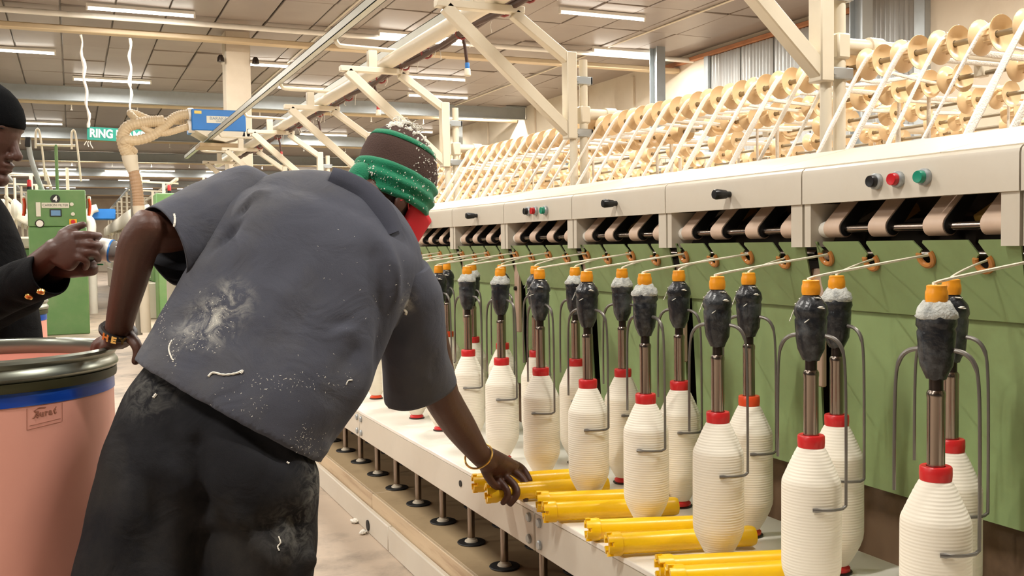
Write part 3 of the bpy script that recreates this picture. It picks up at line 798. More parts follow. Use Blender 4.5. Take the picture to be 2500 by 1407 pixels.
YT = [((0.985,2.470),-11.5,'yellow empty bobbin tube under the fingertips, the farther of the pair held by the worker'),
      ((0.975,2.352),-11.0,'yellow empty bobbin tube gripped by the worker\'s right hand'),
      ((1.058,2.218),-18.0,'yellow empty bobbin tube lying behind another, next pair right of the hand'),
      ((1.030,2.122),-17.5,'yellow empty bobbin tube lying in front, next pair right of the hand'),
      ((1.052,1.946),-19.0,'yellow empty bobbin tube lying behind another, second pair right of the hand'),
      ((1.040,1.829),-15.5,'yellow empty bobbin tube lying in front, second pair right of the hand'),
      ((1.055,1.652),-17.5,'yellow empty bobbin tube at the bottom edge, farther of the nearest pair'),
      ((1.040,1.590),-17.0,'yellow empty bobbin tube cut by the bottom edge of the photo, nearest of all')]
for (x, y), ang, lab in YT:
    t = thing('empty_bobbin_tube', (x, y, 0.4512), lab, 'bobbin tube', 'yellow empty tubes on the rail')
    t.rotation_euler = (0, 0, math.radians(ang))
    place('tube_barrel', YB, t, local=True)
    c_ = place('notched_collar', YC, t, local=True); c_.rotation_euler = (RND.uniform(0, 1.2), 0, 0)

# ================================================================== sliver cans
M_PINK = mat('pink_fibre_can', (230,164,146), 0.45, var=0.04, vscale=3, dirt=(178,92,72), dscale=1.6, damt=0.4, coat=0.1)
M_CHROME = mat('dull_chrome_rim', (146,150,138), 0.30, metal=0.85, var=0.08, vscale=4)
M_OLIVE = mat('olive_band', (52,50,22), 0.5, var=0.1)
M_BTAPE = mat('blue_adhesive_tape', (10,62,160), 0.3, var=0.1, vscale=5, stretch=(1,1,14), dirt=(90,150,215), dscale=4, damt=0.55)
def sliver_can(c, R, top, lab, stamp=True):
    o = thing('sliver_can', (c[0], c[1], FLOOR), lab, 'can')
    b = FLOOR
    def ring(prof, nm, m, par=o): return MB().lathe(prof, 72, (c[0], c[1], 0), closed=True).build(nm, m, par)
    ring([(R-0.008,b+0.02),(R-0.008,top-0.03),(R-0.014,top-0.03),(R-0.014,b+0.02)], 'can_wall', M_PINK)
    MB().lathe([(0,b),(R-0.02,b),(R-0.004,b+0.005),(R-0.004,b+0.05),(R-0.013,b+0.055),(R-0.016,b+0.02),(0,b+0.02)], 72, (c[0], c[1], 0)).build('can_base', M_CHROME, o)
    rim = ring([(R-0.016,top-0.034),(R-0.017,top-0.008),(R-0.013,top-0.001),(R-0.006,top+0.001),(R+0.001,top-0.003),(R+0.003,top-0.009),(R-0.001,top-0.014),(R-0.005,top-0.019),
          (R-0.003,top-0.025),(R+0.002,top-0.031),(R+0.003,top-0.038),(R-0.002,top-0.045),(R-0.0075,top-0.047)], 'can_rim', M_CHROME)
    ring([(R-0.0075,top-0.046),(R-0.001,top-0.047),(R-0.0005,top-0.058),(R-0.002,top-0.0655),(R-0.0078,top-0.0655)], 'rim_band', M_OLIVE)
    ring([(R-0.0079,top-0.0660),(R-0.0068,top-0.0665),(R-0.0062,top-0.094),(R-0.0079,top-0.0945)], 'tape_band', M_BTAPE)
    ring([(R-0.0145,top-0.25),(R-0.0142,top-0.245),(R-0.0005,top-0.245),(R-0.0005,top-0.25)][:0] or [(R-0.0082,0.30),(R-0.0045,0.305),(R-0.0045,0.32),(R-0.0082,0.325)], 'can_bead', M_PINK)
    return o
CAN_C, CAN_R, CAN_T = (-0.205, 2.42), 0.29, 0.888
can = sliver_can(CAN_C, CAN_R, CAN_T, 'pink fibre sliver can with chrome rim and blue tape under the worker\'s left hand')
sliver_can((-0.372, 5.05), 0.26, 0.88, 'second pink sliver can mostly hidden behind the man in black')
# faded oval stamp printed on the can
M_STAMP = mat('faded_brown_ink', (158,104,84), 0.6, var=0.1)
def can_pt(px, py, off=0.0):
    d = ray(px, py); ox, oy = EYE.x - CAN_C[0], EYE.y - CAN_C[1]; R = CAN_R - 0.0079 + off
    a = d.x*d.x + d.y*d.y; b_ = 2*(ox*d.x + oy*d.y); c_ = ox*ox + oy*oy - R*R
    t = (-b_ - math.sqrt(max(0, b_*b_ - 4*a*c_)))/(2*a)
    return EYE + d*t
def ink(pts, w):
    P = [can_pt(x, y, 0.0004) for (x, y) in smooth_path2(pts)]
    return MB().tube(P, w, 5)
def smooth_path2(pts): return [(p.x, p.y) for p in smooth_path([(x, y, 0) for (x, y) in pts], 5)]
def letters_on_can(txt, x0, y0, dx, dy, size):
    for i, ch in enumerate(txt):
        q = can_pt(x0 + dx*i, y0 + dy*i, 0.0005); n = Vector((q.x-CAN_C[0], q.y-CAN_C[1], 0)).normalized()
        rt = Vector((-n.y, n.x, 0)); up = (Vector((0,0,1)) - rt*0.12)
        place_text(ch, size, M_STAMP, 'stamp_letter', q, rt, up, can, 0.0003, 0.0006)
letters_on_can('Surat', 92, 1012.5, 10.5, -2.3, 0.017)
for pts in ([(82,1020),(88,1008),(84,1003)], [(84,1003),(95,996),(112,995)], [(137,993),(133,1004),(136,1010)], [(80,1021),(86,1019)]):
    ink(pts, 0.0011).build('stamp_line', M_STAMP, can)
for pts in ([(66,1050),(150,1030)], [(72,1040),(148,1022)], [(66,998),(66,1050)], [(152,984),(152,1030)]): ink(pts, 0.0004).build('stamp_line', M_STAMP, can)

# ================================================================== green control cabinet, background machines
def X_on(px, Y): return onY(px, 600, Y).x
CY = 15.09
g = thing('control_cabinet', (-0.18, CY+0.35, FLOOR), 'tall green control cabinet numbered 4 in the left background', 'cabinet')
MB().box(-0.55, 0.19, CY, CY+0.7, FLOOR, 1.44, 0.012).build('lower_body', M_GREEN2, g)
up_ = MB().box(-0.55, 0.19, CY+0.004, CY+0.7, 1.446, 1.955, 0.012).build('upper_panel', M_GREEN2, g)
def cab(px, py): return onY(px, py, CY)
q = cab(135, 486)
nd = MB().lathe([(0,0.0),(0.062,0.0),(0.062,-0.006),(0,-0.006)], 24, (q.x, CY+0.002, q.z), (0,1,0)).build('number_disc', M_KTEXT, g)
place_text('4', 0.10, M_WTEXT, 'number', (q.x, CY-0.005, q.z), (1,0,0), (0,0,1), nd, 0.001, 0.004)
a, b = cab(101, 495), cab(169, 508)
pl = MB().box(a.x, b.x, CY-0.006, CY+0.004, b.z, a.z, 0.002).build('name_strip', M_PAPER, g)
place_text('CARBONI FILTER', 0.052, M_KTEXT, 'lettering', ((a.x+b.x)/2, CY-0.007, (a.z+b.z)/2), (1,0,0), (0,0,1), pl, 0.0005, 0.0, 0.82)
a, b = cab(121, 511), cab(151, 529)
sc_ = MB().box(a.x, b.x, CY-0.010, CY+0.004, b.z, a.z, 0.004).build('display', M_KTEXT, g)
MB().box(a.x+0.016, b.x-0.016, CY-0.012, CY-0.009, b.z+0.012, a.z-0.016).build('screen', mat('lcd_screen', (110,150,190), 0.3, var=0.05), sc_, smooth=False)
a, b = cab(87, 494), cab(100, 529)
MB().box(a.x, b.x, CY-0.010, CY+0.004, b.z, a.z, 0.003).build('switch_plate', M_PAPER, g)
q = cab(97, 546)
ga = MB().lathe([(0.046,0.003),(0.058,0.003),(0.058,-0.012),(0.046,-0.012)], 20, (q.x, CY, q.z), (0,1,0), closed=True).build('pressure_gauge', M_DSTEEL, g)
MB().lathe([(0,-0.004),(0.048,-0.004),(0.048,-0.010),(0,-0.010)], 20, (q.x, CY, q.z), (0,1,0)).build('gauge_dial', M_WHITEP, ga)
a, b = cab(169, 535), cab(188, 549)
es = MB().box(a.x, b.x, CY-0.010, CY+0.004, b.z, a.z, 0.004).build('emergency_plate', mat('yellow_plate', (246,186,50), 0.5), g)
MB().lathe([(0.026,0),(0.030,-0.02),(0.026,-0.035),(0,-0.037)], 16, ((a.x+b.x)/2, CY-0.008, (a.z+b.z)/2), (0,1,0)).build('emergency_button', M_RED, es)
for (x, y, m, r_) in ((175, 499, M_PAPER, 0.026), (178, 523, M_PAPER, 0.026)):
    q = cab(x, y); MB().lathe([(0,0.003),(r_,0.003),(r_,-0.012),(r_*0.8,-0.016),(0,-0.016)], 14, (q.x, CY, q.z), (0,1,0)).build('pilot_lamp', m, g)
q = cab(71, 455)
bc = MB().lathe([(0.03,0),(0.03,0.05),(0,0.05)], 14, (q.x, CY+0.08, 1.95)).build('beacon_base', M_BLACK, g)
MB().lathe([(0.028,0.05),(0.028,0.13),(0.018,0.145),(0,0.147)], 14, (q.x, CY+0.08, 1.95)).build('beacon_lens', M_RED, bc)
MB().tube([(-0.17, CY+0.3, 1.95), (-0.17, CY+0.3, 2.61)], 0.022, 10).build('mast', M_GREEN2, g)
MB().tube([(-0.42, CY+0.3, 2.60), (0.08, CY+0.3, 2.60)], 0.018, 10).build('mast_crossbar', M_CREAM2, g)
for x in (-0.40, 0.06):
    pts = smooth_path([(x-0.03, CY+0.3, 2.55), (x-0.02, CY+0.3, 2.78), (x+0.02, CY+0.3, 2.80), (x+0.05, CY+0.32, 2.55), (x+0.08, CY+0.35, 2.1)], 5)
    MB().tube(pts, 0.014, 8).build('cable_loop', M_CREAM2, g)
pts = smooth_path([(-0.52, CY+0.25, 2.66), (-0.50, CY+0.3, 2.45), (-0.44, CY+0.35, 2.2), (-0.36, CY+0.4, 1.95)], 5)
MB().tube(pts, 0.034, 10).build('grey_hose', M_GALV, g)
MB().bar((-0.53, CY+0.25, 2.56), (-0.52, CY+0.25, 2.70), 0.09, 0.07, 0.01).build('hose_head', M_RUBBER, g)
for sx in (-0.60, 0.235):
    MB().bar((sx, CY+0.25, 1.62), (sx, CY+0.25, 1.88), 0.06, 0.05, 0.01).build('side_plug', M_CREAM2, g)
    MB().tube(smooth_path([(sx, CY+0.22, 1.84), (sx+0.01, CY+0.20, 1.74), (sx-0.01, CY+0.2, 1.6)], 4), 0.02, 8).build('orange_lead', M_REDO, g)

def spinning_frame(x0, x1, y0, y1, lab, ends, cols):
    m = thing('spinning_frame', ((x0+x1)/2, y0, FLOOR), lab, 'spinning machine')
    MB().box(x0+0.1, x1-0.1, y0, y1, FLOOR, 0.55, 0.02).build('base', M_CREAM, m)
    MB().box(x0+0.28, x1-0.28, y0+0.1, y1, 0.55, 1.15, 0.02).build('middle_body', M_GREEN2, m)
    MB().box(x0+0.18, x1-0.18, y0, y1, 1.15, 1.32, 0.03).build('hood', M_CREAM, m)
    for sx in (x0+0.14, x1-0.14):
        MB().tube([(sx, y0, 1.9), (sx, y1, 1.9)], 0.025, 8).build('creel_rail', M_CREAM2, m)
        y = y0 + 0.2
        while y < y1:
            MB().tube([(sx, y, 1.3), (sx, y, 2.35)], 0.022, 8).build('post', M_CREAM2, m); y += 2.4
    st = MB(); r = random.Random(int(x0*10)+3)
    y = y0 + 0.3; k = 0
    while y < y1:
        for sx in (x0+0.08, x0+0.24, x1-0.24, x1-0.08):
            st.lathe([(0.02,0.0),(0.055,-0.05),(0.058,-0.22),(0.03,-0.28),(0,-0.28)], 7, (sx, y + r.uniform(-.02,.02), 1.88))
            st.lathe([(0.018,0.0),(0.022,0.2),(0.008,0.24),(0,0.24)], 6, (sx, y, 0.62))
        y += 0.16
    s_ = st.build('hanging_bobbins', M_YARN if cols else M_LINT, m, fix=False); s_['kind'] = 'stuff'
    MB().bar(((x0+x1)/2-0.5, y0+0.5, 2.37), ((x0+x1)/2-0.5, y1, 2.37), 0.05, 0.05, 0.004).build('cleaner_rail', M_GALV, m)
    MB().bar(((x0+x1)/2+0.1, y0+0.5, 2.33), ((x0+x1)/2+0.1, y1, 2.33), 0.05, 0.05, 0.004).build('cleaner_rail', M_CREAM2, m)
    y = y0 + 0.8
    while y < y1:
        MB().bar(((x0+x1)/2-0.55, y, 2.30), ((x0+x1)/2+0.15, y, 2.27), 0.05, 0.03, 0.003).build('rail_arm', M_CREAM2, m)
        MB().bar(((x0+x1)/2-0.1, y, 1.3), ((x0+x1)/2-0.1, y, 2.27), 0.05, 0.05, 0.003).build('rail_post', M_CREAM2, m); y += 2.6
    return m
m1 = spinning_frame(0.95, 2.25, 17.6, 36, 'cream spinning frame with hanging roving bobbins beyond the tan hose pipe', 0, True)
e_ = MB().box(1.25, 2.05, 16.9, 17.5, FLOOR, 2.02, 0.02).build('end_cabinet', M_GREEN2, m1)
q = onY(413, 450, 17.1)
bb = MB().lathe([(0.03,0),(0.03,0.05),(0,0.05)], 12, (q.x, 17.1, 2.02)).build('beacon_base', M_BLACK, e_)
MB().lathe([(0.028,0.05),(0.028,0.13),(0.018,0.145),(0,0.147)], 12, (q.x, 17.1, 2.02)).build('beacon_lens', M_RED, e_)
spinning_frame(-1.0, 0.1, 16.0, 36, 'spinning frame standing behind the green cabinet numbered 4', 0, False)
spinning_frame(-3.6, -2.3, 15.5, 36, 'spinning frame farthest to the left, seen beside the black jacket', 0, True)
spinning_frame(4.2, 5.6, 16.0, 36, 'spinning frame glimpsed between the bracket arms behind the creel', 0, True)
# a far travelling blower in blue
fb = thing('travelling_blower', (0.62, 20.0, 2.3), 'far blue travelling blower with a white elbow duct, behind the white lens', 'blower')
a, b = onY(222, 510, 20), onY(262, 536, 20)
MB().box(a.x, b.x+0.15, 20.0, 20.6, b.z, a.z, 0.02).build('blower_box', M_BLUE, fb)
pts = smooth_path([onY(238, 508, 19.9), onY(222, 514, 19.9), onY(214, 530, 19.9), onY(224, 548, 19.9), onY(224, 600, 19.9), onY(224, 600, 19.9)*1.0 + Vector((0,0,FLOOR-onY(224,600,19.9).z))], 5)
MB().tube(pts, 0.075, 12).build('elbow_duct', M_WHITEP, fb)

# ================================================================== travelling blower on this frame's rails, with hoses
bl = thing('travelling_cleaner', (1.68, 11.8, 2.34), 'blue travelling cleaner box with ribbed beige hoses riding on the twin rails', 'blower')
BY = 11.5
bx = MB().box(1.255, 1.845, BY, BY+0.55, 2.43, 2.665, 0.008).build('blower_box', M_BLUE, bl)
MB().prism([(1.29,2.43),(1.82,2.43),(1.80,2.37),(1.62,2.31),(1.45,2.34)], lambda u, v, w: (u, w, v), BY+0.01, BY+0.53).build('white_housing', M_CREAM2, bl, smooth=False)
MB().box(1.34, 1.92, BY+0.06, BY+0.5, 2.255, 2.30, 0.006).build('carriage', M_TAN, bl)
for x in (1.452, 1.885):
    for yy in (BY+0.1, BY+0.45):
        MB().lathe([(0.008,-0.012),(0.042,-0.012),(0.044,0),(0.042,0.012),(0.008,0.012)], 14, (x, yy, 2.43), (1,0,0)).build('carriage_wheel', M_RUBBER, bl)
a, b = onY(474, 270, BY), onY(492, 278, BY)
MB().box(a.x, b.x, BY-0.004, BY+0.002, b.z, a.z, 0.001).build('yellow_sticker', mat('yellow_sticker', (240,208,110), 0.6), bx)
a, b = onY(504, 283, BY), onY(562, 302, BY)
pl = MB().box(a.x, b.x, BY-0.005, BY+0.002, b.z, a.z, 0.001).build('name_plate', M_PAPER, bx)
place_text('BARAKA', 0.05, mat('grey_blue_print', (120,140,160), 0.6), 'lettering', ((a.x+b.x)/2, BY-0.006, a.z*0.65+b.z*0.35), (1,0,0), (0,0,1), pl, 0.0005, 0.0)
place_text('UNGEEY', 0.03, MATS['grey_blue_print'], 'lettering', ((a.x+b.x)/2+0.03, BY-0.006, a.z*0.25+b.z*0.75), (1,0,0), (0,0,1), pl, 0.0005, 0.0)
def ribbed(pts, r, name, m, par, sub=8, pitch=0.022):
    P = smooth_path(pts, sub); out = [P[0]]; rr = [r]; acc = 0; k = 0
    Q = [P[0]]
    for i in range(1, len(P)):
        seg = P[i]-P[i-1]; n = max(1, int(seg.length/(pitch/2)))
        for j in range(1, n+1): Q.append(P[i-1] + seg*(j/n))
    rad = [r*(1.0 if i % 2 else 0.90) for i in range(len(Q))]
    return MB().tube(Q, rad, 14).build(name, m, par, ang=20)
H = lambda px, py, Y=11.6: onY(px, py, Y)
ribbed([H(468,278), H(430,285), H(395,315), H(370,332), H(335,343), H(305,343,11.55), H(310,356,11.6), H(325,372,11.7)], 0.056, 'suction_hose', M_HOSE, bl)
ribbed([H(466,308), H(440,315), H(400,325), H(360,318), H(335,295), H(318,276,11.7), H(335,279,11.8), H(370,292,11.8), H(420,296,11.8), H(466,296,11.8)], 0.040, 'suction_hose', M_HOSE, bl)
ribbed([H(400,295), H(345,300), H(312,310), H(299,335), H(305,365), H(316,385)], 0.066, 'suction_hose', M_HOSE, bl)
MB().tube([H(316,380), H(319,398), H(326,418)], [0.085,0.078,0.060], 16).build('hose_coupling', M_CREAM2, bl)
ribbed([H(326,418), H(333,450), H(337,480), H(338,505)], 0.062, 'trunk_hose', M_HOSE2, bl)
MB().tube([H(338,503), H(340,530), H(347,620), H(354,760), H(357,812)], [0.064,0.055,0.055,0.055,0.055], 14).build('trunk_pipe', M_CREAM2, bl)
MB().tube([H(322,400,11.72), H(328,520,11.72), H(340,818,11.72)], 0.036, 12).build('trunk_stay', mat('grey_stay', (140,136,124), 0.5), bl)
for (x, y) in ((466,279),(466,309)): MB().lathe([(0.07,-0.03),(0.072,0),(0.07,0.03)], 14, H(x,y), (1,0,0.1)).build('hose_clip', M_WHITEP, bl)

# ================================================================== hanging sign
SY = 13.52
sg = thing('hanging_sign', (0.52, SY, 2.6), 'teal RING FRAME sign hung from the ceiling on two fluffy white ropes', 'sign')
a, b = onY(212, 309, SY), onY(215, 341, SY)
bd = MB().obox(((a.x+0.90)/2, SY, (a.z+b.z)/2 - 0.012), (1,0,-0.03), (0,1,0), (0.03,0,1), ((0.90-a.x)/2, 0.006, (a.z-b.z)/2), 0.002).build('sign_board', M_TEAL, sg)
q = onY(219, 326, SY)
place_text('RING FRAME', 0.145, M_WTEXT, 'lettering', ((a.x+0.90)/2+0.012, SY-0.008, (a.z+b.z)/2 - 0.012), (1,0,-0.03), (0.03,0,1), bd, 0.001, 0.006, 0.80)
for (t, bt) in (((197,95),(218,312)), ((317,93),(320,318))):
    p0, p1 = onY(t[0], t[1], SY), onY(bt[0], bt[1], SY); p0.z = 3.80
    n = 26; r = random.Random(t[0])
    pts = [p0.lerp(p1, i/n) + Vector((0.012*math.sin(i*0.9), 0, 0)) for i in range(n+1)]
    MB().tube(pts, [r.uniform(0.010, 0.026) for _ in pts], 7).build('rope', M_ROPE, sg)
p = onY(218, 345, SY)
for k in range(3):
    MB().tube(smooth_path([p+Vector((0.02*k-0.03,0,0)), p+Vector((0.03*k-0.05,0,-0.03)), p+Vector((0.05*k-0.06,0,-0.05-0.02*k))], 3), 0.006, 5).build('rope_tail', M_ROPE, sg)
# lint tufts lying on the floor in front of the kick board
for (x, y) in ((862,1272),(884,1300),(960,1330)):
    q = onZ(x, y, FLOOR+0.008); mb = MB(); r = random.Random(x)
    for k in range(4): mb.blob((q.x+r.uniform(-.012,.012), q.y+r.uniform(-.015,.015), q.z), (r.uniform(.008,.016), r.uniform(.010,.02), 0.008), 8, 5, 0.25, r)
    tag(mb.build('lint_tuft', M_LINT), {862:'white lint tuft on the floor touching the kick board, largest',884:'white lint tuft on the floor below the largest tuft',960:'white lint tuft on the floor nearest the bottom edge'}[x], 'lint', 'lint tufts on the floor')
# ================================================================== people
def fuse(mb, voxel, iters, name, m, keep=None, ang=180):
    """weld overlapping closed pieces into one continuous skin"""
    me = bpy.data.meshes.new('tmp'); me.from_pydata(mb.v, [], mb.f)
    bm = bmesh.new(); bm.from_mesh(me); bmesh.ops.recalc_face_normals(bm, faces=bm.faces); bm.to_mesh(me); bm.free()
    o = bpy.data.objects.new('tmp', me); COL.objects.link(o)
    r = o.modifiers.new('r', 'REMESH'); r.mode = 'VOXEL'; r.voxel_size = voxel; r.adaptivity = 0
    s = o.modifiers.new('s', 'SMOOTH'); s.factor = 0.5; s.iterations = iters
    dg = bpy.context.evaluated_depsgraph_get()
    out = bpy.data.meshes.new_from_object(o.evaluated_get(dg))
    bpy.data.objects.remove(o); bpy.data.meshes.remove(me)
    out.name = name; out.materials.clear(); out.materials.append(m)
    return out
def finish(me):
    me.polygons.foreach_set('use_smooth', [True]*len(me.polygons)); me.update(); return me
def loft(mb, secs, n=28, power=2.0, fixb=None):
    """secs: (centre, half-axis a, half-thickness); closed tube with caps"""
    C = [Vector(s[0]) for s in secs]; m = len(secs); rings = []
    for i in range(m):
        t = (C[min(i+1,m-1)] - C[max(i-1,0)]).normalized()
        a = Vector(secs[i][1])
        b = t.cross(a)
        b = b.normalized()*secs[i][2] if b.length > 1e-6 else Vector((0,0,secs[i][2]))
        rings.append(len(mb.v))
        for j in range(n):
            an = 2*math.pi*j/n; ca, sa = math.cos(an), math.sin(an)
            u = math.copysign(abs(ca)**(2/power), ca); v = math.copysign(abs(sa)**(2/power), sa)
            mb.v.append(tuple(C[i] + a*u + b*v))
    for i in range(m-1):
        for j in range(n):
            k = (j+1) % n
            mb.f.append((rings[i]+j, rings[i]+k, rings[i+1]+k, rings[i+1]+j))
    mb.f.append(tuple(rings[0]+j for j in reversed(range(n)))); mb.f.append(tuple(rings[-1]+j for j in range(n)))
    return mb
def psec(L, R, k, th, kr=None):
    a = at(L[0], L[1], k); b = at(R[0], R[1], kr if kr else k)
    return ((a+b)/2, (b-a)/2, th)
def densify(secs, sub=4):
    c = smooth_path([s[0] for s in secs], sub); a = smooth_path([s[1] for s in secs], sub); t = smooth_path([(s[2],0,0) for s in secs], sub)
    return [(c[i], a[i], t[i].x) for i in range(len(c))]
def limb(mb, pts, rad, n=16, sub=5):
    """rounded, tapering limb"""
    P = smooth_path(pts, sub); R = [v.x for v in smooth_path([(r,0,0) for r in rad], sub)]
    mb.tube(P, R, n); mb.blob(P[0], R[0], n, 8); mb.blob(P[-1], R[-1], n, 8); return mb
def finger(mb, pts, r0, r1):
    P = smooth_path(pts, 5); n = len(P)
    mb.tube(P, [r0+(r1-r0)*i/(n-1) for i in range(n)], 10)
    mb.blob(P[-1], r1, 10, 6); mb.blob(P[0], r0, 10, 6); return mb
def ell(mb, c, ax, ay, az, nu=24, nv=14):
    c = Vector(c); i0 = len(mb.v); tmp = MB().blob((0,0,0), 1.0, nu, nv)
    ax, ay, az = Vector(ax), Vector(ay), Vector(az)
    for v in tmp.v: mb.v.append(tuple(c + ax*v[0] + ay*v[1] + az*v[2]))
    for f in tmp.f: mb.f.append(tuple(i0+q for q in f))
    return mb
M_SKIN = mat('dark_brown_skin', (80,48,35), 0.50, var=0.10, vscale=10, dirt=(60,34,26), dscale=14, damt=0.3, bump=0.12, bscale=180)
M_SKIN2 = mat('brown_skin', (82,53,43), 0.48, var=0.08, vscale=10, bump=0.10, bscale=180)
M_NAIL = mat('finger_nail', (150,110,96), 0.35, var=0.02)

# ---------------------------------------------------------------- the bending worker
WK = thing('person', tuple(at(470, 2040, 2.0).xy) + (FLOOR,), 'worker in dusty grey-blue overalls bending over the bobbin rail, green headband', 'person')
UP = Vector((0,0,1))
# skin: arms, hands, neck, head, hidden trunk and legs in one mesh
sk = MB()
# right arm
limb(sk, [at(1005,700,2.17), at(1040,820,2.24), at(1072,950,2.31), at(1090,990,2.35), at(1125,1045,2.43), at(1172,1112,2.50), at(1190,1128,2.53)],
     [0.052, 0.050, 0.044, 0.043, 0.040, 0.028, 0.027])
# right palm and fingers
loft(sk, densify([psec((1160,1128),(1205,1098),2.51,0.020), psec((1172,1148),(1232,1112),2.545,0.021), psec((1192,1168),(1262,1128),2.585,0.021,2.63), psec((1206,1180),(1268,1142),2.58,0.016,2.645)], 3), 20, 2.4)
finger(sk, [at(1252,1132,2.645), at(1272,1142,2.665), at(1284,1156,2.66), at(1294,1174,2.645)], 0.0115, 0.0085)
finger(sk, [at(1246,1148,2.62), at(1272,1166,2.615), at(1285,1188,2.595), at(1283,1220,2.585)], 0.0125, 0.0088)
finger(sk, [at(1230,1162,2.595), at(1254,1184,2.575), at(1262,1206,2.56), at(1246,1230,2.552)], 0.0125, 0.0088)
finger(sk, [at(1212,1168,2.575), at(1234,1192,2.555), at(1239,1210,2.548), at(1228,1228,2.545)], 0.0115, 0.0080)
finger(sk, [at(1180,1136,2.53), at(1190,1162,2.535), at(1206,1184,2.55), at(1222,1194,2.57)], 0.0130, 0.0088)
# left arm
limb(sk, [at(625,525,2.17), at(520,540,2.13), at(410,566,2.07), at(356,566,2.03)], [0.044, 0.046, 0.045, 0.040])
limb(sk, [at(360,560,2.02), at(338,600,2.03), at(318,680,2.06), at(302,745,2.09), at(290,800,2.12), at(284,822,2.13)], [0.039, 0.041, 0.037, 0.032, 0.0285, 0.027])
ell(sk, at(350,540,2.02), RGT*0.020, FWD*0.026, UPV*0.024, 14, 8)
# left hand: palm on the rim, fingers inside, thumb outside
loft(sk, densify([psec((258,806),(324,806),2.125,0.022), psec((256,824),(326,822),2.14,0.023), psec((250,838),(322,836),2.155,0.021)], 3), 18, 2.4)
finger(sk, [at(300,834,2.14), at(276,840,2.135), at(256,848,2.15), at(252,866,2.17)], 0.0120, 0.009)
finger(sk, [at(285,830,2.155), at(258,836,2.16), at(240,845,2.17), at(236,862,2.19)], 0.0120, 0.009)
finger(sk, [at(276,828,2.17), at(250,834,2.18), at(234,844,2.19), at(230,860,2.21)], 0.0118, 0.009)
finger(sk, [at(270,826,2.185), at(246,832,2.20), at(232,842,2.21), at(228,856,2.23)], 0.0110, 0.008)
finger(sk, [at(312,818,2.125), at(330,838,2.105), at(337,860,2.10), at(331,882,2.10)], 0.0140, 0.0095)
# neck and head
FH = (RGT*0.80 + FWD*0.60); FH.z = 0; FH.normalize()
tilt = math.radians(23)
HF = FH*math.cos(tilt) - UP*math.sin(tilt)          # where the face points
HU = UP*math.cos(tilt) + FH*math.sin(tilt)
HS = HF.cross(HU)                                   # his right (towards the viewer)
HC = at(962, 446, 2.34)
def hp(f, u, s): return HC + HF*f + HU*u + HS*s
ell(sk, HC, HF*0.094, HS*0.074, HU*0.108)
ell(sk, hp(0.028,-0.075,0), HF*0.062, HS*0.056, HU*0.060)
ell(sk, hp(0.090,-0.035,0), HF*0.020, HS*0.014, HU*0.026, 12, 8)
ell(sk, hp(0.060,-0.115,0), HF*0.030, HS*0.026, HU*0.022, 12, 8)
ell(sk, hp(-0.004,-0.052,0.073), HF*0.017, HS*0.009, HU*0.030, 14, 8)   # ears
ell(sk, hp(-0.004,-0.052,-0.073), HF*0.017, HS*0.009, HU*0.030, 14, 8)
limb(sk, [at(858,505,2.25), at(900,482,2.29), hp(-0.02,-0.06,0)], [0.060, 0.056, 0.055])
# hidden trunk, legs
loft(sk, densify([psec((380,960),(740,1120),2.05,0.09), psec((440,800),(830,980),2.10,0.09), psec((580,560),(930,770),2.17,0.09), psec((700,470),(960,620),2.23,0.07)], 3), 20)
limb(sk, [at(430,1080,2.03), at(345,1420,1.96), at(262,1880,1.98), at(262,1990,2.0)], [0.08, 0.075, 0.05, 0.045])
limb(sk, [at(640,1120,2.05), at(640,1420,2.02), at(668,1880,2.06), at(668,1985,2.08)], [0.08, 0.075, 0.05, 0.045])
body = place('body', finish(fuse(sk, 0.0036, 3, 'body', M_SKIN)), WK)
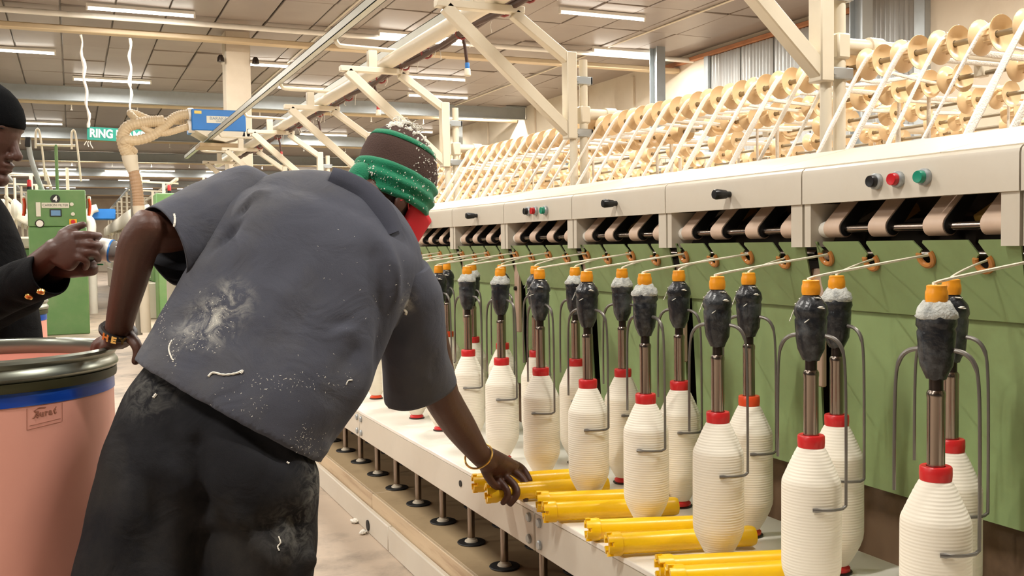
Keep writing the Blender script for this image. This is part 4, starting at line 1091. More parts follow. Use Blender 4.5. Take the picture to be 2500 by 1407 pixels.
# shirt
M_SHIRT = mat('dusty_blue_grey_cotton', (77,79,89), 0.9, var=0.09, vscale=5, dirt=(108,105,98), dscale=3.0, damt=0.45, bump=0.25, bscale=700, sheen=0.05, bump2=0.45, bscale2=9, spec=0.15)
M_TROUSER = mat('dusty_charcoal_cotton', (33,33,36), 0.9, var=0.14, vscale=4, dirt=(80,75,66), dscale=2.6, damt=0.4, bump=0.25, bscale=700, sheen=0.0, bump2=0.5, bscale2=8, spec=0.15)
def lint_marks(m, spots, name='marks'):
    """clinging cotton dust: soft noisy patches at fixed places on the cloth"""
    nt = m.node_tree; N = nt.nodes; L = nt.links; b = N['Principled BSDF']
    src = b.inputs['Base Color'].links[0].from_socket
    geo = N.new('ShaderNodeTexCoord')
    nz = N.new('ShaderNodeTexNoise'); nz.inputs['Scale'].default_value = 28; nz.inputs['Detail'].default_value = 9; nz.inputs['Roughness'].default_value = 0.7
    nz.inputs['Distortion'].default_value = 1.2
    L.new(geo.outputs['Object'], nz.inputs['Vector'])
    tot = None
    for (p, rad, amt) in spots:
        d = N.new('ShaderNodeVectorMath'); d.operation = 'DISTANCE'; d.inputs[1].default_value = tuple(p)
        L.new(geo.outputs['Object'], d.inputs[0])
        mr = N.new('ShaderNodeMapRange'); mr.interpolation_type = 'SMOOTHSTEP'; mr.inputs[1].default_value = rad; mr.inputs[2].default_value = 0.0
        mr.inputs[3].default_value = 0; mr.inputs[4].default_value = amt
        L.new(d.outputs['Value'], mr.inputs[0])
        if tot is None: tot = mr.outputs[0]
        else:
            mxm = N.new('ShaderNodeMath'); mxm.operation = 'MAXIMUM'; L.new(tot, mxm.inputs[0]); L.new(mr.outputs[0], mxm.inputs[1]); tot = mxm.outputs[0]
    th = N.new('ShaderNodeMapRange'); th.inputs[1].default_value = 0.44; th.inputs[2].default_value = 0.68; th.inputs[3].default_value = 0; th.inputs[4].default_value = 1
    L.new(nz.outputs['Fac'], th.inputs[0])
    mu = N.new('ShaderNodeMath'); mu.operation = 'MULTIPLY'; mu.use_clamp = True; L.new(tot, mu.inputs[0]); L.new(th.outputs[0], mu.inputs[1])
    mx = N.new('ShaderNodeMix'); mx.data_type = 'RGBA'; L.new(mu.outputs[0], mx.inputs['Factor']); L.new(src, mx.inputs['A']); mx.inputs['B'].default_value = lin((196,194,184))
    L.new(mx.outputs['Result'], b.inputs['Base Color'])
lint_marks(M_SHIRT, [(at(525,790,1.96),0.085,1.0),(at(470,830,1.96),0.06,1.0),(at(560,740,1.96),0.07,0.8),(at(690,925,2.0),0.09,0.5),(at(640,1000,2.0),0.08,0.45),(at(745,1085,2.02),0.09,0.8),
    (at(400,850,2.0),0.06,0.5),(at(390,760,2.05),0.05,0.9),(at(990,740,2.1),0.04,0.6),(at(870,720,2.1),0.05,0.4),(at(440,920,1.98),0.05,0.35),(at(830,960,2.05),0.06,0.5)])
lint_marks(M_TROUSER, [(at(720,1290,1.95),0.10,0.25),(at(380,960,1.95),0.10,0.2),(at(520,1100,1.95),0.06,0.3),(at(772,1180,2.0),0.10,0.4)])
sh = MB()
torso = [psec((318,905),(782,1140),2.015,0.135), psec((336,872),(800,1098),2.02,0.135), psec((368,822),(842,1040),2.03,0.128), psec((404,754),(888,980),2.05,0.122), psec((436,692),(924,905),2.07,0.118),
         psec((492,600),(968,800),2.10,0.116), psec((545,515),(1016,712),2.13,0.114), psec((586,478),(1034,668),2.16,0.104), psec((640,448),(1028,626),2.185,0.094),
         psec((700,442),(1008,598),2.21,0.080), psec((762,452),(982,574),2.235,0.066), psec((810,466),(962,562),2.25,0.056)]
loft(sh, densify(torso, 3), 40, 2.15)
ls = [psec((664,430),(606,612),2.19,0.070), psec((600,404),(536,640),2.17,0.086), psec((508,436),(498,664),2.13,0.084), psec((430,470),(474,684),2.09,0.079), psec((352,510),(446,692),2.05,0.074)]
rs = [psec((900,650),(1046,650),2.17,0.086), psec((916,730),(1078,708),2.19,0.087), psec((924,800),(1086,770),2.22,0.086), psec((929,870),(1092,835),2.25,0.082), psec((940,974),(1113,928),2.30,0.079)]
def shrink(secs, f): return [(c, a*f, t*f) for (c, a, t) in secs]
loft(sh, densify(shrink(ls[:3], 0.93), 3), 30, 2.1)
loft(sh, densify(shrink(rs[:3], 0.93), 3), 30, 2.1)
shirt_me = fuse(sh, 0.0072, 9, 'shirt', M_SHIRT)
def open_sleeve(secs, name):
    D = densify(secs, 9); mb = MB(); loft(mb, D, 56, 2.1); mb.f = mb.f[:-1]     # no cap at the cuff
    me = mb.mesh(name, M_SHIRT, ang=180); return me
def seg_dist(p, a, b):
    d = b-a; t = max(0, min(1, (p-a).dot(d)/d.length_squared)); return (p-(a+d*t)).length, t
def shape_cloth(me, folds, amp, scale, seed=0):
    me.update()
    nor = [v.normal.copy() for v in me.vertices]
    for v, n in zip(me.vertices, nor):
        p = v.co.copy()
        d = amp*(mnoise.noise(p*scale + Vector((seed,0,0))) + 0.5*mnoise.noise(p*scale*2.3 + Vector((0,seed,3))))
        for (a, b, w, h) in folds:
            ds, t = seg_dist(p, a, b)
            if ds < w*3: d += h*math.exp(-(ds/w)**2)*(0.35 + 0.65*math.sin(math.pi*min(1, max(0, t*0.9+0.05))))
        v.co = p + n*d
    me.update()
def cut_open(me, planes, depth=0.06):
    """remove the caps so that cuffs and hems are open"""
    bm = bmesh.new(); bm.from_mesh(me); bm.faces.ensure_lookup_table()
    kill = []
    for f in bm.faces:
        c = f.calc_center_median()
        for (o, n, rad) in planes:
            h = (c-o).dot(n)
            if 0 < h < depth and (c-o-n*h).length < rad: kill.append(f); break
    bmesh.ops.delete(bm, geom=kill, context='FACES')
    loose = [v for v in bm.verts if not v.link_faces]; bmesh.ops.delete(bm, geom=loose, context='VERTS')
    for _ in range(6):
        for e in [e for e in bm.edges if e.is_boundary]:
            pass
        bv = [v for v in bm.verts if v.is_boundary]
        newp = {}
        for v in bv:
            nb = [e.other_vert(v) for e in v.link_edges if e.is_boundary]
            if len(nb) == 2: newp[v] = v.co*0.5 + (nb[0].co + nb[1].co)*0.25
        for v, c in newp.items(): v.co = c
    bm.to_mesh(me); bm.free()
def F(x0, y0, x1, y1, k, w, h, k1=None): return (at(x0,y0,k), at(x1,y1,k1 or k), w, h)
folds = [F(690,400,590,520,2.07,0.012,0.008), F(655,410,575,540,2.05,0.007,-0.010), F(590,520,470,690,2.03,0.012,-0.012), F(555,470,480,660,2.02,0.012,0.008),
         F(500,450,545,560,2.02,0.018,-0.010), F(940,580,985,760,2.05,0.016,0.014), F(910,640,925,880,2.06,0.026,-0.026), F(985,760,1000,930,2.15,0.014,0.006), F(1040,760,1060,920,2.2,0.014,-0.006),
         F(640,560,480,850,1.98,0.030,-0.007), F(780,600,600,900,1.98,0.03,0.006), F(690,850,850,790,1.99,0.014,-0.010), F(700,830,860,800,1.99,0.014,0.008),
         F(860,860,760,1000,2.0,0.02,-0.014), F(900,900,800,1060,2.02,0.02,0.010), F(640,960,760,1060,1.99,0.018,0.010), F(600,900,700,960,1.98,0.018,-0.008), F(430,820,470,860,1.96,0.012,0.010), F(420,830,400,920,1.96,0.010,0.008),
         F(480,770,420,860,1.97,0.02,-0.008), F(560,640,520,800,1.97,0.03,0.006), F(720,1010,790,1100,2.0,0.02,0.012), F(880,540,960,650,2.07,0.03,0.006)]
FOLDS2 = [(a,b,w,h*1.6) for (a,b,w,h) in folds]
shape_cloth(shirt_me, FOLDS2, 0.005, 7.0, 4)
hem_n = (torso[0][0]-torso[2][0]).normalized()
cut_open(shirt_me, [((torso[0][0]+torso[1][0])/2, hem_n, 0.40), (torso[-1][0]-(torso[-1][0]-torso[-3][0]).normalized()*0.004, (torso[-1][0]-torso[-3][0]).normalized(), 0.055)])
shirt = place('shirt', finish(shirt_me), WK)
sol = shirt.modifiers.new('cloth', 'SOLIDIFY'); sol.thickness = 0.003; sol.offset = -1
sleeves = []
for secs in (ls, rs):
    me = open_sleeve(secs, 'sleeve'); shape_cloth(me, FOLDS2, 0.004, 9.0, 6)
    so_ = place('sleeve', finish(me), shirt); m2 = so_.modifiers.new('cloth', 'SOLIDIFY'); m2.thickness = 0.003; m2.offset = -1; sleeves.append(so_)
# hem stitch, collar
from mathutils.bvhtree import BVHTree
bvs = BVHTree.FromPolygons([v.co for v in shirt_me.vertices], [p.vertices[:] for p in shirt_me.polygons])
cpts = []
for (x, y, k) in ((806,428,2.27), (824,436,2.22), (850,448,2.19), (885,468,2.17), (916,496,2.165), (940,526,2.175), (955,552,2.20), (962,568,2.24)):
    h = bvs.ray_cast(EYE, ray(x, y+6).normalized()); p = at(x, y, k)
    if h[0] is not None:
        kk = (h[0]-EYE).dot(FWD); p = at(x, y, min(k, kk-0.006))
    cpts.append(p)
cl = MB(); P = smooth_path(cpts, 5); m_ = len(P)
rings = []
for i, p in enumerate(P):
    t = (P[min(i+1,m_-1)]-P[max(i-1,0)]).normalized(); w = 0.020 + 0.006*math.sin(math.pi*i/(m_-1))
    view = (p-EYE).normalized(); side = t.cross(view).normalized()
    if side.dot(RGT*0.6+UPV) < 0: side = -side
    o_ = p - side*0.004
    a_ = o_ + side*w*1.15 + view*0.018; b_ = o_ + side*w*0.6 - view*0.004; c_ = o_ - view*0.008; d_ = o_ - side*w*0.9 - view*0.004; e_ = o_ - side*w*0.9 + view*0.004; f_ = o_ + side*w*0.6 + view*0.012
    rings.append(len(cl.v)); cl.v += [tuple(q) for q in (a_, b_, c_, d_, e_, f_)]
for i in range(m_-1):
    for j in range(6):
        k = (j+1) % 6; cl.f.append((rings[i]+j, rings[i]+k, rings[i+1]+k, rings[i+1]+j))
cl.f.append(tuple(rings[0]+j for j in range(6))); cl.f.append(tuple(rings[-1]+j for j in range(6)))
cl.build('collar', mat('dark_collar_cotton', (56,58,70), 0.9, var=0.06, bump=0.25, bscale=600), shirt, ang=75)
# clinging lint threads on the shirt
def on_mesh_thread(pts, k, r, par, name='lint_thread', m=M_LINT):
    from mathutils.bvhtree import BVHTree
    me = par.data; bv = BVHTree.FromPolygons([v.co for v in me.vertices], [p.vertices[:] for p in me.polygons])
    P = []
    for (x, y) in smooth_path2(pts):
        d = ray(x, y).normalized(); hit = bv.ray_cast(EYE, d)
        if hit[0] is not None: P.append(hit[0] - d*r*0.6)
    if len(P) > 2: return MB().tube(P, [r*(0.7+0.5*abs(math.sin(i*1.7))) for i in range(len(P))], 6).build(name, m, par)
threads = [([(375,565),(395,572),(412,570),(424,555),(427,535),(425,523)],0.0022),([(508,920),(520,910),(545,915),(575,912),(592,905),(588,912)],0.0022),
           ([(420,830),(412,850),(418,872),(424,880)],0.0015),([(985,755),(992,762),(990,768)],0.0030),([(845,940),(850,930),(860,928)],0.0012)]
for n_, (pts, r_) in enumerate(threads): on_mesh_thread(pts, 2, r_, sleeves[0] if n_ == 0 else sleeves[1] if n_ == 3 else shirt)
fz = MB(); r = random.Random(12)
from mathutils.bvhtree import BVHTree
bvs = BVHTree.FromPolygons([v.co for v in shirt_me.vertices], [p.vertices[:] for p in shirt_me.polygons])
for (cx, cy, sx, sy, n) in ((530,775,36,60,130),(480,830,36,24,70),(690,930,80,22,60),(745,1080,36,36,90),(620,990,90,40,40),(395,760,14,60,90),(420,850,16,36,40),(880,720,140,160,30),(1000,730,50,90,20),(460,600,60,60,14),(820,930,60,60,24)):
    for q in range(n):
        x, y = r.gauss(cx, sx*0.6), r.gauss(cy, sy*0.6); d = ray(x, y).normalized(); h = bvs.ray_cast(EYE, d)
        if h[0] is None: continue
        L = r.uniform(0.0006, 0.0025); a = r.uniform(0, 6.28)
        u = (RGT*math.cos(a) + UPV*math.sin(a)); u = (u - h[1]*u.dot(h[1])).normalized(); s2 = h[1].cross(u)
        ell(fz, h[0], u*L, s2*L*r.uniform(0.08,0.3), h[1]*0.0004, 6, 4)
o_ = fz.build('lint_fluff', M_LINT, shirt, fix=False, ang=80); o_['kind'] = 'stuff'
# trousers
tr = MB()
loft(tr, densify([psec((372,880),(760,1070),2.03,0.105), psec((325,940),(768,1115),2.02,0.122), psec((286,1015),(780,1150),2.01,0.138), psec((255,1110),(778,1200),2.00,0.135), psec((238,1175),(776,1245),2.00,0.115), psec((260,1230),(760,1290),2.00,0.09)], 3), 36, 2.2)
loft(tr, densify([psec((262,1080),(520,1150),2.00,0.11), psec((238,1180),(508,1230),1.98,0.115), psec((210,1300),(494,1330),1.965,0.118), psec((180,1410),(484,1430),1.95,0.115), psec((160,1560),(440,1570),1.94,0.10), psec((168,1760),(375,1770),1.96,0.08), psec((185,1940),(345,1945),1.98,0.07), psec((190,2000),(345,2002),1.99,0.072)], 3), 28, 2.2)
loft(tr, densify([psec((460,1110),(780,1170),2.04,0.11), psec((478,1220),(778,1240),2.03,0.115), psec((486,1330),(772,1345),2.02,0.115), psec((490,1420),(766,1410),2.02,0.11), psec((520,1560),(752,1560),2.03,0.10), psec((575,1760),(745,1760),2.05,0.08), psec((590,1940),(742,1942),2.07,0.07), psec((588,2000),(744,2000),2.08,0.072)], 3), 28, 2.2)
tr_me = fuse(tr, 0.008, 8, 'trousers', M_TROUSER)
tf = [F(480,1090,490,1400,1.88,0.022,-0.020), F(540,1160,620,1330,1.9,0.022,0.012), F(620,1330,690,1407,1.9,0.02,0.010), F(420,1100,450,1180,1.88,0.02,0.010), F(400,1060,440,1160,1.87,0.018,-0.008), F(640,1020,760,1120,1.92,0.025,0.016), F(600,1060,720,1130,1.92,0.022,-0.012),
      F(330,1140,300,1330,1.86,0.03,0.008), F(380,1200,360,1400,1.86,0.03,-0.008), F(700,1240,740,1330,1.93,0.02,-0.008), F(740,1340,768,1400,1.97,0.02,0.012), F(690,1290,700,1380,1.93,0.016,0.008), F(380,930,480,1000,1.87,0.006,-0.005), F(490,1000,480,1090,1.87,0.008,-0.005)]
shape_cloth(tr_me, [(a,b,w,h*2.0) for (a,b,w,h) in tf], 0.007, 6.0, 9)
trous = place('trousers', finish(tr_me), WK)
for pts, r_ in [([(680,1310),(685,1325),(678,1335),(682,1345)],0.0014), ([(374,972),(382,962)],0.0030), ([(700,1128),(706,1132)],0.0018)]: on_mesh_thread(pts, 2, r_, trous)
# shoes
def shoe(px, py, k, yaw_, par, m):
    c = at(px, py, k); c.z = FLOOR; d = Vector((math.sin(yaw_), math.cos(yaw_), 0)); s = Vector((d.y, -d.x, 0))
    mb = MB()
    ell(mb, c + d*0.09 + UP*0.035, d*0.085, s*0.048, UP*0.042); ell(mb, c + UP*0.05, d*0.085, s*0.042, UP*0.060); mb.obox(c + d*0.045 + UP*0.013, d, s, UP, (0.125, 0.044, 0.013), 0.01)
    place('shoe', finish(fuse(mb, 0.006, 4, 'shoe', m)), par)
M_SHOE = mat('worn_black_shoe', (36,32,30), 0.5, var=0.1)
shoe(265, 2035, 1.99, 0.35, WK, M_SHOE); shoe(668, 2030, 2.08, 0.45, WK, M_SHOE)
# knitted cap, headband, mask
M_CAP = mat('brown_knit', (74,54,47), 0.95, var=0.10, vscale=14, bump=0.5, bscale=300)
M_BAND = mat('green_knit', (4,128,88), 0.85, var=0.08, vscale=14, bump=0.6, bscale=260, stretch=(1,1,3), sheen=0.2)
M_MASK = mat('red_face_mask', (206,22,38), 0.7, var=0.05)
def shell(f0, f1, prof, nu=48, wob=0.0, seed=0):
    """rings around the head: prof = list of (u, rf, rs, fo) from bottom to top"""
    mb = MB(); rings = []
    for (u, rf, rs_, fo) in prof:
        rings.append(len(mb.v))
        for j in range(nu):
            a = 2*math.pi*j/nu
            w = 1 + wob*mnoise.noise(Vector((math.cos(a)*2.2, math.sin(a)*2.2, u*30+seed)))
            mb.v.append(tuple(hp(fo + rf*w*math.cos(a), u, rs_*w*math.sin(a))))
    for i in range(len(rings)-1):
        for j in range(nu):
            k = (j+1) % nu; mb.f.append((rings[i]+j, rings[i]+k, rings[i+1]+k, rings[i+1]+j))
    mb.f.append(tuple(rings[-1]+j for j in range(nu))); mb.f.append(tuple(reversed([rings[0]+j for j in range(nu)])))
    return mb
capp = [(-0.01,0.098,0.080,0.0),(0.02,0.101,0.082,0.0),(0.05,0.100,0.080,-0.002),(0.075,0.094,0.074,-0.004),(0.098,0.080,0.063,-0.006),(0.113,0.064,0.050,-0.009),(0.127,0.044,0.034,-0.013),(0.137,0.022,0.018,-0.016),(0.142,0.004,0.004,-0.012)]
cap_o = shell(0, 0, capp, 48, 0.05, 2).build('knit_cap', M_CAP, WK, ang=80)
stripe = [(0.086,0.0895,0.0705,-0.0056),(0.093,0.0855,0.0672,-0.0060),(0.099,0.0815,0.0640,-0.0066)]
sb = shell(0, 0, stripe, 48, 0.05, 2); sb.f = sb.f[:-2]
so = sb.build('cap_stripe', M_BAND, cap_o, ang=80); so.modifiers.new('t', 'SOLIDIFY').thickness = 0.003
bandp = []
for i in range(15):
    t = i/14; u = -0.052 + 0.075*t
    bul = 0.006*math.sin(math.pi*t) + 0.0035*math.sin(t*math.pi*5)
    bandp.append((u, 0.1025+bul-0.004*(1-t), 0.0840+bul-0.003*(1-t), 0.002))
bd_ = shell(0, 0, bandp, 56, 0.06, 7); bd_.f = bd_.f[:-2]
band_o = bd_.build('headband', M_BAND, WK, ang=80); band_o.modifiers.new('t', 'SOLIDIFY').thickness = 0.004
# knot of the band hanging at the back
ell_ = MB(); ell(ell_, hp(-0.098,-0.03,0.02), HF*0.026, HS*0.030, HU*0.034); ell(ell_, hp(-0.105,-0.055,0.03), HF*0.020, HS*0.026, HU*0.028)
ell_.build('band_fold', M_BAND, band_o, ang=80)
mk = MB(); rings = []
for i in range(9):
    t = i/8; u = -0.050 - 0.072*t; rings.append(len(mk.v))
    for j in range(17):
        a = math.radians(-82 + 164*j/16)
        rf = 0.094 - 0.012*t + 0.022*math.exp(-((j-8)/3.0)**2)*(1-0.5*t); rs_ = 0.072 - 0.016*t
        mk.v.append(tuple(hp(0.012 + rf*math.cos(a)*(1 if True else 0), u - 0.018*(1-abs(j-8)/8)*t + 0.012*(abs(j-8)/8)*(1-t), rs_*math.sin(a))))
for i in range(8):
    for j in range(16): mk.f.append((rings[i]+j, rings[i]+j+1, rings[i+1]+j+1, rings[i+1]+j))
mask_o = mk.build('face_mask', M_MASK, WK, ang=80, fix=False); mask_o.modifiers.new('t', 'SOLIDIFY').thickness = 0.003
for s_ in (1, -1):
    MB().tube(smooth_path([hp(0.022,-0.062,0.072*s_), hp(0.006,-0.045,0.079*s_), hp(-0.010,-0.055,0.080*s_)], 4), 0.0018, 6).build('ear_loop', M_RED, mask_o)
# lint on cap and band
lf = MB(); r = random.Random(4)
def lint_on(mb, prof, amin, amax, umin, umax, n, smin, smax):
    for q in range(n):
        a = math.radians(r.uniform(amin, amax)); u = r.uniform(umin, umax)
        for i in range(len(prof)-1):
            if prof[i][0] <= u <= prof[i+1][0]:
                t = (u-prof[i][0])/(prof[i+1][0]-prof[i][0]); rf = prof[i][1]*(1-t)+prof[i+1][1]*t; rs_ = prof[i][2]*(1-t)+prof[i+1][2]*t; fo = prof[i][3]
                c = hp(fo + (rf+0.002)*math.cos(a), u, (rs_+0.002)*math.sin(a)); s_ = r.uniform(smin, smax)
                ell(mb, c, HU*s_*r.uniform(0.8,2.2), HS*s_, HF*s_*r.uniform(0.7,1.6), 6, 4)
lint_on(lf, capp, -180, 180, 0.118, 0.141, 70, 0.0012, 0.0045)
lint_on(lf, capp, 35, 95, 0.02, 0.10, 80, 0.0005, 0.0017)
lint_on(lf, capp, 60, 170, 0.10, 0.13, 40, 0.001, 0.004)
for q in range(26):
    a = r.uniform(0, 6.28); rr = abs(r.gauss(0, 0.016))
    lf.blob(hp(-0.016+rr*math.cos(a), 0.140+0.009*math.exp(-(rr/0.014)**2), rr*math.sin(a)), (r.uniform(.005,.010), r.uniform(.005,.010), r.uniform(.003,.006)), 8, 5, 0.25, r)
for q in range(30):
    a = r.uniform(0, 6.28); p0 = hp(-0.012+0.03*math.cos(a), 0.138, 0.025*math.sin(a))
    lf.tube(smooth_path([p0, p0+Vector((r.uniform(-.012,.012), r.uniform(-.012,.012), 0.010)), p0+Vector((r.uniform(-.022,.022), r.uniform(-.022,.022), r.uniform(0.004,0.018)))], 3), 0.0010, 5)
o_ = lf.build('cap_lint', M_LINT, cap_o, fix=False, ang=80); o_['kind'] = 'stuff'
lb = MB(); lint_on(lb, bandp, 75, 200, -0.05, 0.01, 120, 0.0004, 0.0014); lint_on(lb, bandp, 140, 200, -0.05, 0.01, 90, 0.0005, 0.0022); lint_on(lb, bandp, 40, 80, -0.05, 0.02, 14, 0.0006, 0.002)
o_ = lb.build('band_lint', M_LINT, band_o, fix=False, ang=80); o_['kind'] = 'stuff'
# bangle and letter bracelet
M_GOLD = mat('pale_gold', (232,190,112), 0.22, metal=0.9, var=0.04)
d_ = (at(1190,1128,2.53)-at(1125,1045,2.43)).normalized(); cb = at(1170,1116,2.505)
x_ = (RGT*0.85 - UPV*0.1 - FWD*0.2); x_ = (x_ - d_*x_.dot(d_)*0.8).normalized(); y_ = d_.cross(x_).normalized()
MB().tube([cb + x_*(0.037*math.cos(a)) + y_*(0.037*math.sin(a)) - d_*0.004 for a in [2*math.pi*i/40 for i in range(40)]], 0.0028, 8, closed=True).build('bangle', M_GOLD, WK)
cb = at(289,808,2.125); d_ = (at(284,822,2.13)-at(290,790,2.115)).normalized()
x_ = (RGT - d_*RGT.dot(d_)).normalized(); y_ = d_.cross(x_).normalized()
br_ = MB().tube([cb + x_*(0.0335*math.cos(a)) + y_*(0.0315*math.sin(a)) for a in [2*math.pi*i/40 for i in range(40)]], 0.0075, 8, closed=True).build('letter_bracelet', mat('dark_bead', (26,20,18), 0.4), WK)
for ch, ang in (('H', 250), ('E', 275), ('Y', 300)):
    a = math.radians(ang); n_ = (x_*math.cos(a) + y_*math.sin(a))
    if n_.dot(FWD) > 0: n_ = x_*math.cos(-a) + y_*math.sin(-a)
    p = cb + x_*0.0335*n_.dot(x_) + y_*0.0315*n_.dot(y_) + n_*0.0080
    up = -d_; rt = up.cross(n_).normalized()
    place_text(ch, 0.021, M_GOLD, 'letter', p, rt, up, br_, 0.0008, 0.0012)

# ---------------------------------------------------------------- the man in black with the camera
MN = thing('person', tuple(at(-140, 1500, 2.75).xy) + (FLOOR,), 'man in a black jacket and black knit cap looking down at a small camera', 'person')
M_JACKET = mat('black_wool_jacket', (12,12,14), 0.85, var=0.15, vscale=8, bump=0.3, bscale=400, bump2=0.4, bscale2=12, spec=0.12)
sk = MB()
KM = 2.66
GF = RGT.copy(); GF.z = 0; GF = (GF*0.97 - FWD*0.10); GF.z = 0; GF.normalize()
tl = math.radians(12); GFv = GF*math.cos(tl) - UP*math.sin(tl); GU = UP*math.cos(tl) + GF*math.sin(tl); GS = GFv.cross(GU)
GC = at(-42, 318, KM)
def gp(f, u, s): return GC + GFv*f + GU*u + GS*s
ell(sk, GC, GFv*0.100, GS*0.076, GU*0.105)
ell(sk, gp(0.030,-0.070,0), GFv*0.060, GS*0.055, GU*0.062)
ell(sk, gp(0.078,0.020,0), GFv*0.022, GS*0.055, GU*0.018, 16, 8)        # brow
limb(sk, [gp(0.088,-0.005,0), gp(0.098,-0.030,0), gp(0.110,-0.052,0)], [0.009,0.011,0.014], 10)    # nose
ell(sk, gp(0.096,-0.056,0.013), GFv*0.012, GS*0.009, GU*0.009, 10, 6); ell(sk, gp(0.096,-0.056,-0.013), GFv*0.012, GS*0.009, GU*0.009, 10, 6)
ell(sk, gp(0.086,-0.080,0), GFv*0.016, GS*0.024, GU*0.008, 14, 8); ell(sk, gp(0.083,-0.094,0), GFv*0.016, GS*0.022, GU*0.009, 14, 8)   # lips
ell(sk, gp(0.070,-0.122,0), GFv*0.024, GS*0.026, GU*0.020, 14, 8)
ell(sk, gp(0.050,-0.030,0.045), GFv*0.030, GS*0.020, GU*0.028, 14, 8); ell(sk, gp(0.050,-0.030,-0.045), GFv*0.030, GS*0.020, GU*0.028, 14, 8)
for s_ in (1,-1): ell(sk, gp(-0.012,-0.018,0.077*s_), GFv*0.018, GS*0.009, GU*0.032, 14, 8)
limb(sk, [at(-95,520,2.72), at(-75,440,2.68), gp(-0.02,-0.06,0)], [0.062,0.058,0.056])
KH = 2.38
limb(sk, [at(-215,560,2.75), at(-140,770,2.60), at(20,700,2.47), at(118,625,KH+0.01), at(135,612,KH)], [0.05,0.042,0.036,0.029,0.030])
loft(sk, densify([psec((118,600),(138,650),KH,0.021), psec((142,572),(165,662),KH,0.024), psec((165,560),(182,658),KH,0.024), psec((186,566),(196,640),KH+0.01,0.020)], 3), 20, 2.5)
finger(sk, [at(152,572,KH), at(170,560,KH+0.005), at(188,554,KH+0.01), at(203,549,KH+0.015)], 0.0125, 0.0090)
finger(sk, [at(182,574,KH), at(206,574,KH-0.01), at(228,575,KH), at(242,576,KH+0.02)], 0.0115, 0.0090)
finger(sk, [at(188,594,KH), at(212,596,KH-0.012), at(234,599,KH-0.004), at(243,600,KH+0.02)], 0.0115, 0.0092)
finger(sk, [at(188,612,KH), at(210,616,KH-0.012), at(232,620,KH-0.002), at(240,634,KH+0.02)], 0.0112, 0.0088)
finger(sk, [at(178,630,KH), at(198,630,KH-0.012), at(212,640,KH-0.004), at(208,654,KH+0.015)], 0.0108, 0.0080)
# the supporting left hand below
limb(sk, [at(-60,770,2.62), at(60,700,2.55), at(140,664,2.47)], [0.04,0.034,0.028])
loft(sk, densify([psec((130,648),(134,680),2.46,0.020), psec((165,644),(168,680),2.45,0.024), psec((200,640),(204,676),2.45,0.020)], 3), 18, 2.4)
for (y0, y1, k) in ((648,632,2.45), (658,648,2.445), (667,660,2.45)): finger(sk, [at(195,y0,k), at(216,y0-1,k), at(230,(y0+y1)/2,k+0.015), at(232,y1-4,k+0.04)], 0.0110, 0.0085)
loft(sk, densify([psec((-300,1100),(60,1100),2.78,0.09), psec((-280,800),(60,800),2.78,0.09), psec((-290,600),(20,600),2.76,0.09), psec((-200,520),(-20,520),2.74,0.07)], 3), 20)
limb(sk, [at(-200,1080,2.8), at(-200,1400,2.78), at(-200,1590,2.8)], [0.075,0.06,0.045]); limb(sk, [at(-30,1080,2.76), at(-20,1400,2.72), at(-30,1600,2.76)], [0.075,0.06,0.045])
place('body', finish(fuse(sk, 0.0036, 3, 'body', M_SKIN2)), MN)
# eyes
M_EYE = mat('eye_white', (205,195,185), 0.2, var=0.0)
for s_ in (1,-1):
    e_ = MB(); ell(e_, gp(0.073,-0.008,0.031*s_), GFv*0.0115, GS*0.0125, GU*0.0075, 14, 8); eo = e_.build('eye', M_EYE, MN)
    i_ = MB(); ell(i_, gp(0.082,-0.011,0.031*s_), GFv*0.004, GS*0.006, GU*0.006, 10, 6); i_.build('iris', M_BLACK, eo)
    b_ = MB(); ell(b_, gp(0.083,0.016,0.032*s_), GFv*0.008, GS*0.020, GU*0.004, 12, 6); b_.build('eyebrow', M_BLACK, MN)
jk = MB()
loft(jk, densify([psec((-335,1160),(105,1160),2.80,0.13), psec((-330,1000),(102,1000),2.79,0.14), psec((-325,820),(94,820),2.78,0.14), psec((-325,700),(74,700),2.77,0.14), psec((-325,620),(52,620),2.76,0.135),
                  psec((-318,560),(34,560),2.75,0.125), psec((-290,510),(8,510),2.74,0.105), psec((-200,470),(-30,470),2.72,0.075)], 3), 36, 2.2)
slv = [at(-225,560,2.74), at(-190,690,2.66), at(-130,760,2.58), at(0,715,2.48), at(95,676,2.42), at(121,667,2.405)]
limb(jk, slv, [0.078,0.072,0.068,0.060,0.058,0.058], 22)
limb(jk, [at(-250,560,2.85), at(-120,770,2.72), at(60,715,2.60)], [0.075,0.066,0.056], 20)
jk_me = fuse(jk, 0.0075, 6, 'jacket', M_JACKET)
shape_cloth(jk_me, [F(0,690,60,760,2.42,0.018,-0.010), F(-60,720,20,790,2.45,0.02,0.010), F(20,640,60,720,2.40,0.016,0.008), F(20,560,45,640,2.63,0.02,-0.01)], 0.004, 8.0, 2)
sd = (slv[5]-slv[3]).normalized()
cut_open(jk_me, [(slv[5]+sd*0.004, sd, 0.10)], 0.12)
jacket = place('jacket', finish(jk_me), MN); jacket.modifiers.new('cloth', 'SOLIDIFY').thickness = 0.004
from mathutils.bvhtree import BVHTree
bvj = BVHTree.FromPolygons([v.co for v in jk_me.vertices], [p.vertices[:] for p in jk_me.polygons])
for (x, y) in ((71,724),(100,712)):
    d = ray(x, y).normalized(); h = bvj.ray_cast(EYE, d)
    if h[0] is not None:
        bt = MB().lathe([(0,0.007),(0.005,0.007),(0.0092,0.004),(0.0098,0.0),(0.0098,-0.002),(0,-0.002)], 16, h[0], h[1]).build('cuff_button', M_GOLD, jacket)
lg = MB()
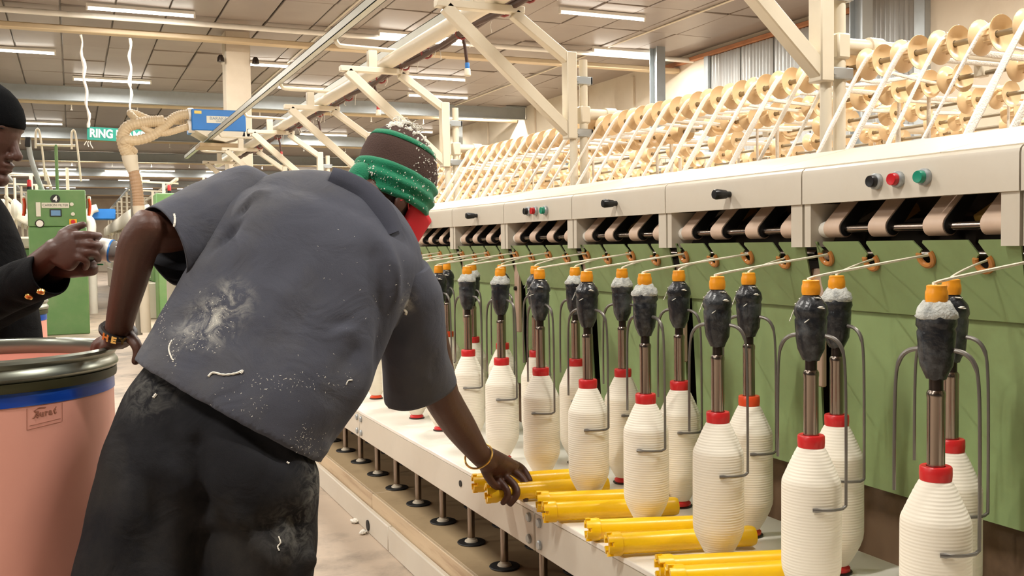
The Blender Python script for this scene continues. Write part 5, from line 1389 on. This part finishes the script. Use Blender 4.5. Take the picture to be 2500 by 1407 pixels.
for (x0, x1, k) in ((-300,-95,2.80), (-110,95,2.76)):
    loft(lg, densify([psec((x0,1100),(x1,1100),k,0.10), psec((x0+20,1350),(x1-20,1350),k,0.085), psec((x0+40,1600),(x1-40,1600),k,0.065)], 3), 22, 2.2)
place('trousers', finish(fuse(lg, 0.009, 5, 'trousers', mat('black_trouser_cloth', (14,14,16), 0.9, var=0.1, spec=0.12))), MN)
shoe(-195, 1615, 2.80, 1.2, MN, M_SHOE); shoe(-5, 1625, 2.76, 1.2, MN, M_SHOE)
# his cap
M_KCAP = mat('black_knit', (14,15,17), 0.95, var=0.12, vscale=20, bump=0.7, bscale=350, stretch=(1,1,2), spec=0.1)
_hp = hp
def hp(f, u, s): return gp(f, u, s)
kp = [(0.022,0.1045,0.081,0.002),(0.030,0.1065,0.083,0.002),(0.050,0.105,0.082,0.0),(0.075,0.098,0.076,-0.004),(0.100,0.083,0.064,-0.008),(0.118,0.064,0.050,-0.012),(0.132,0.038,0.030,-0.016),(0.137,0.004,0.004,-0.018)]
kc = shell(0, 0, kp, 48, 0.02, 5).build('knit_cap', M_KCAP, MN, ang=80)
hp = _hp
# the small camera he holds
cm = thing('camera', tuple(at(205, 606, 2.43)), 'small dark camera with a white lens barrel held in the man\'s hands', 'camera')
c0, c1 = at(225, 605, 2.43), at(282, 615, 2.435)
ax_ = (c1-c0).normalized()
MB().obox(at(204,603,2.44), ax_, FWD, UPV, (0.020, 0.030, 0.033), 0.006).build('camera_body', M_BLACK, cm)
L_ = (c1-c0).length
MB().lathe([(0,0.015),(0.026,0.015),(0.0285,0.020),(0.0285,0.046),(0.0,0.046)], 24, c0, ax_).build('lens_barrel', M_WHITEP, cm)
MB().lathe([(0.0288,0.045),(0.0288,0.049),(0,0.049)], 24, c0, ax_).build('lens_ring', M_BLUE, cm)
MB().lathe([(0.0275,0.048),(0.024,0.060),(0.020,0.068),(0.012,0.072),(0,0.073)], 24, c0, ax_).build('lens_front', mat('grey_lens_glass', (120,116,112), 0.15, var=0.02, coat=0.5), cm)
MB().bar(at(238,646,2.43), at(252,646,2.43), 0.006, 0.004, 0.001).build('strap_tab', mat('bright_green_tab', (20,160,90), 0.5), cm)
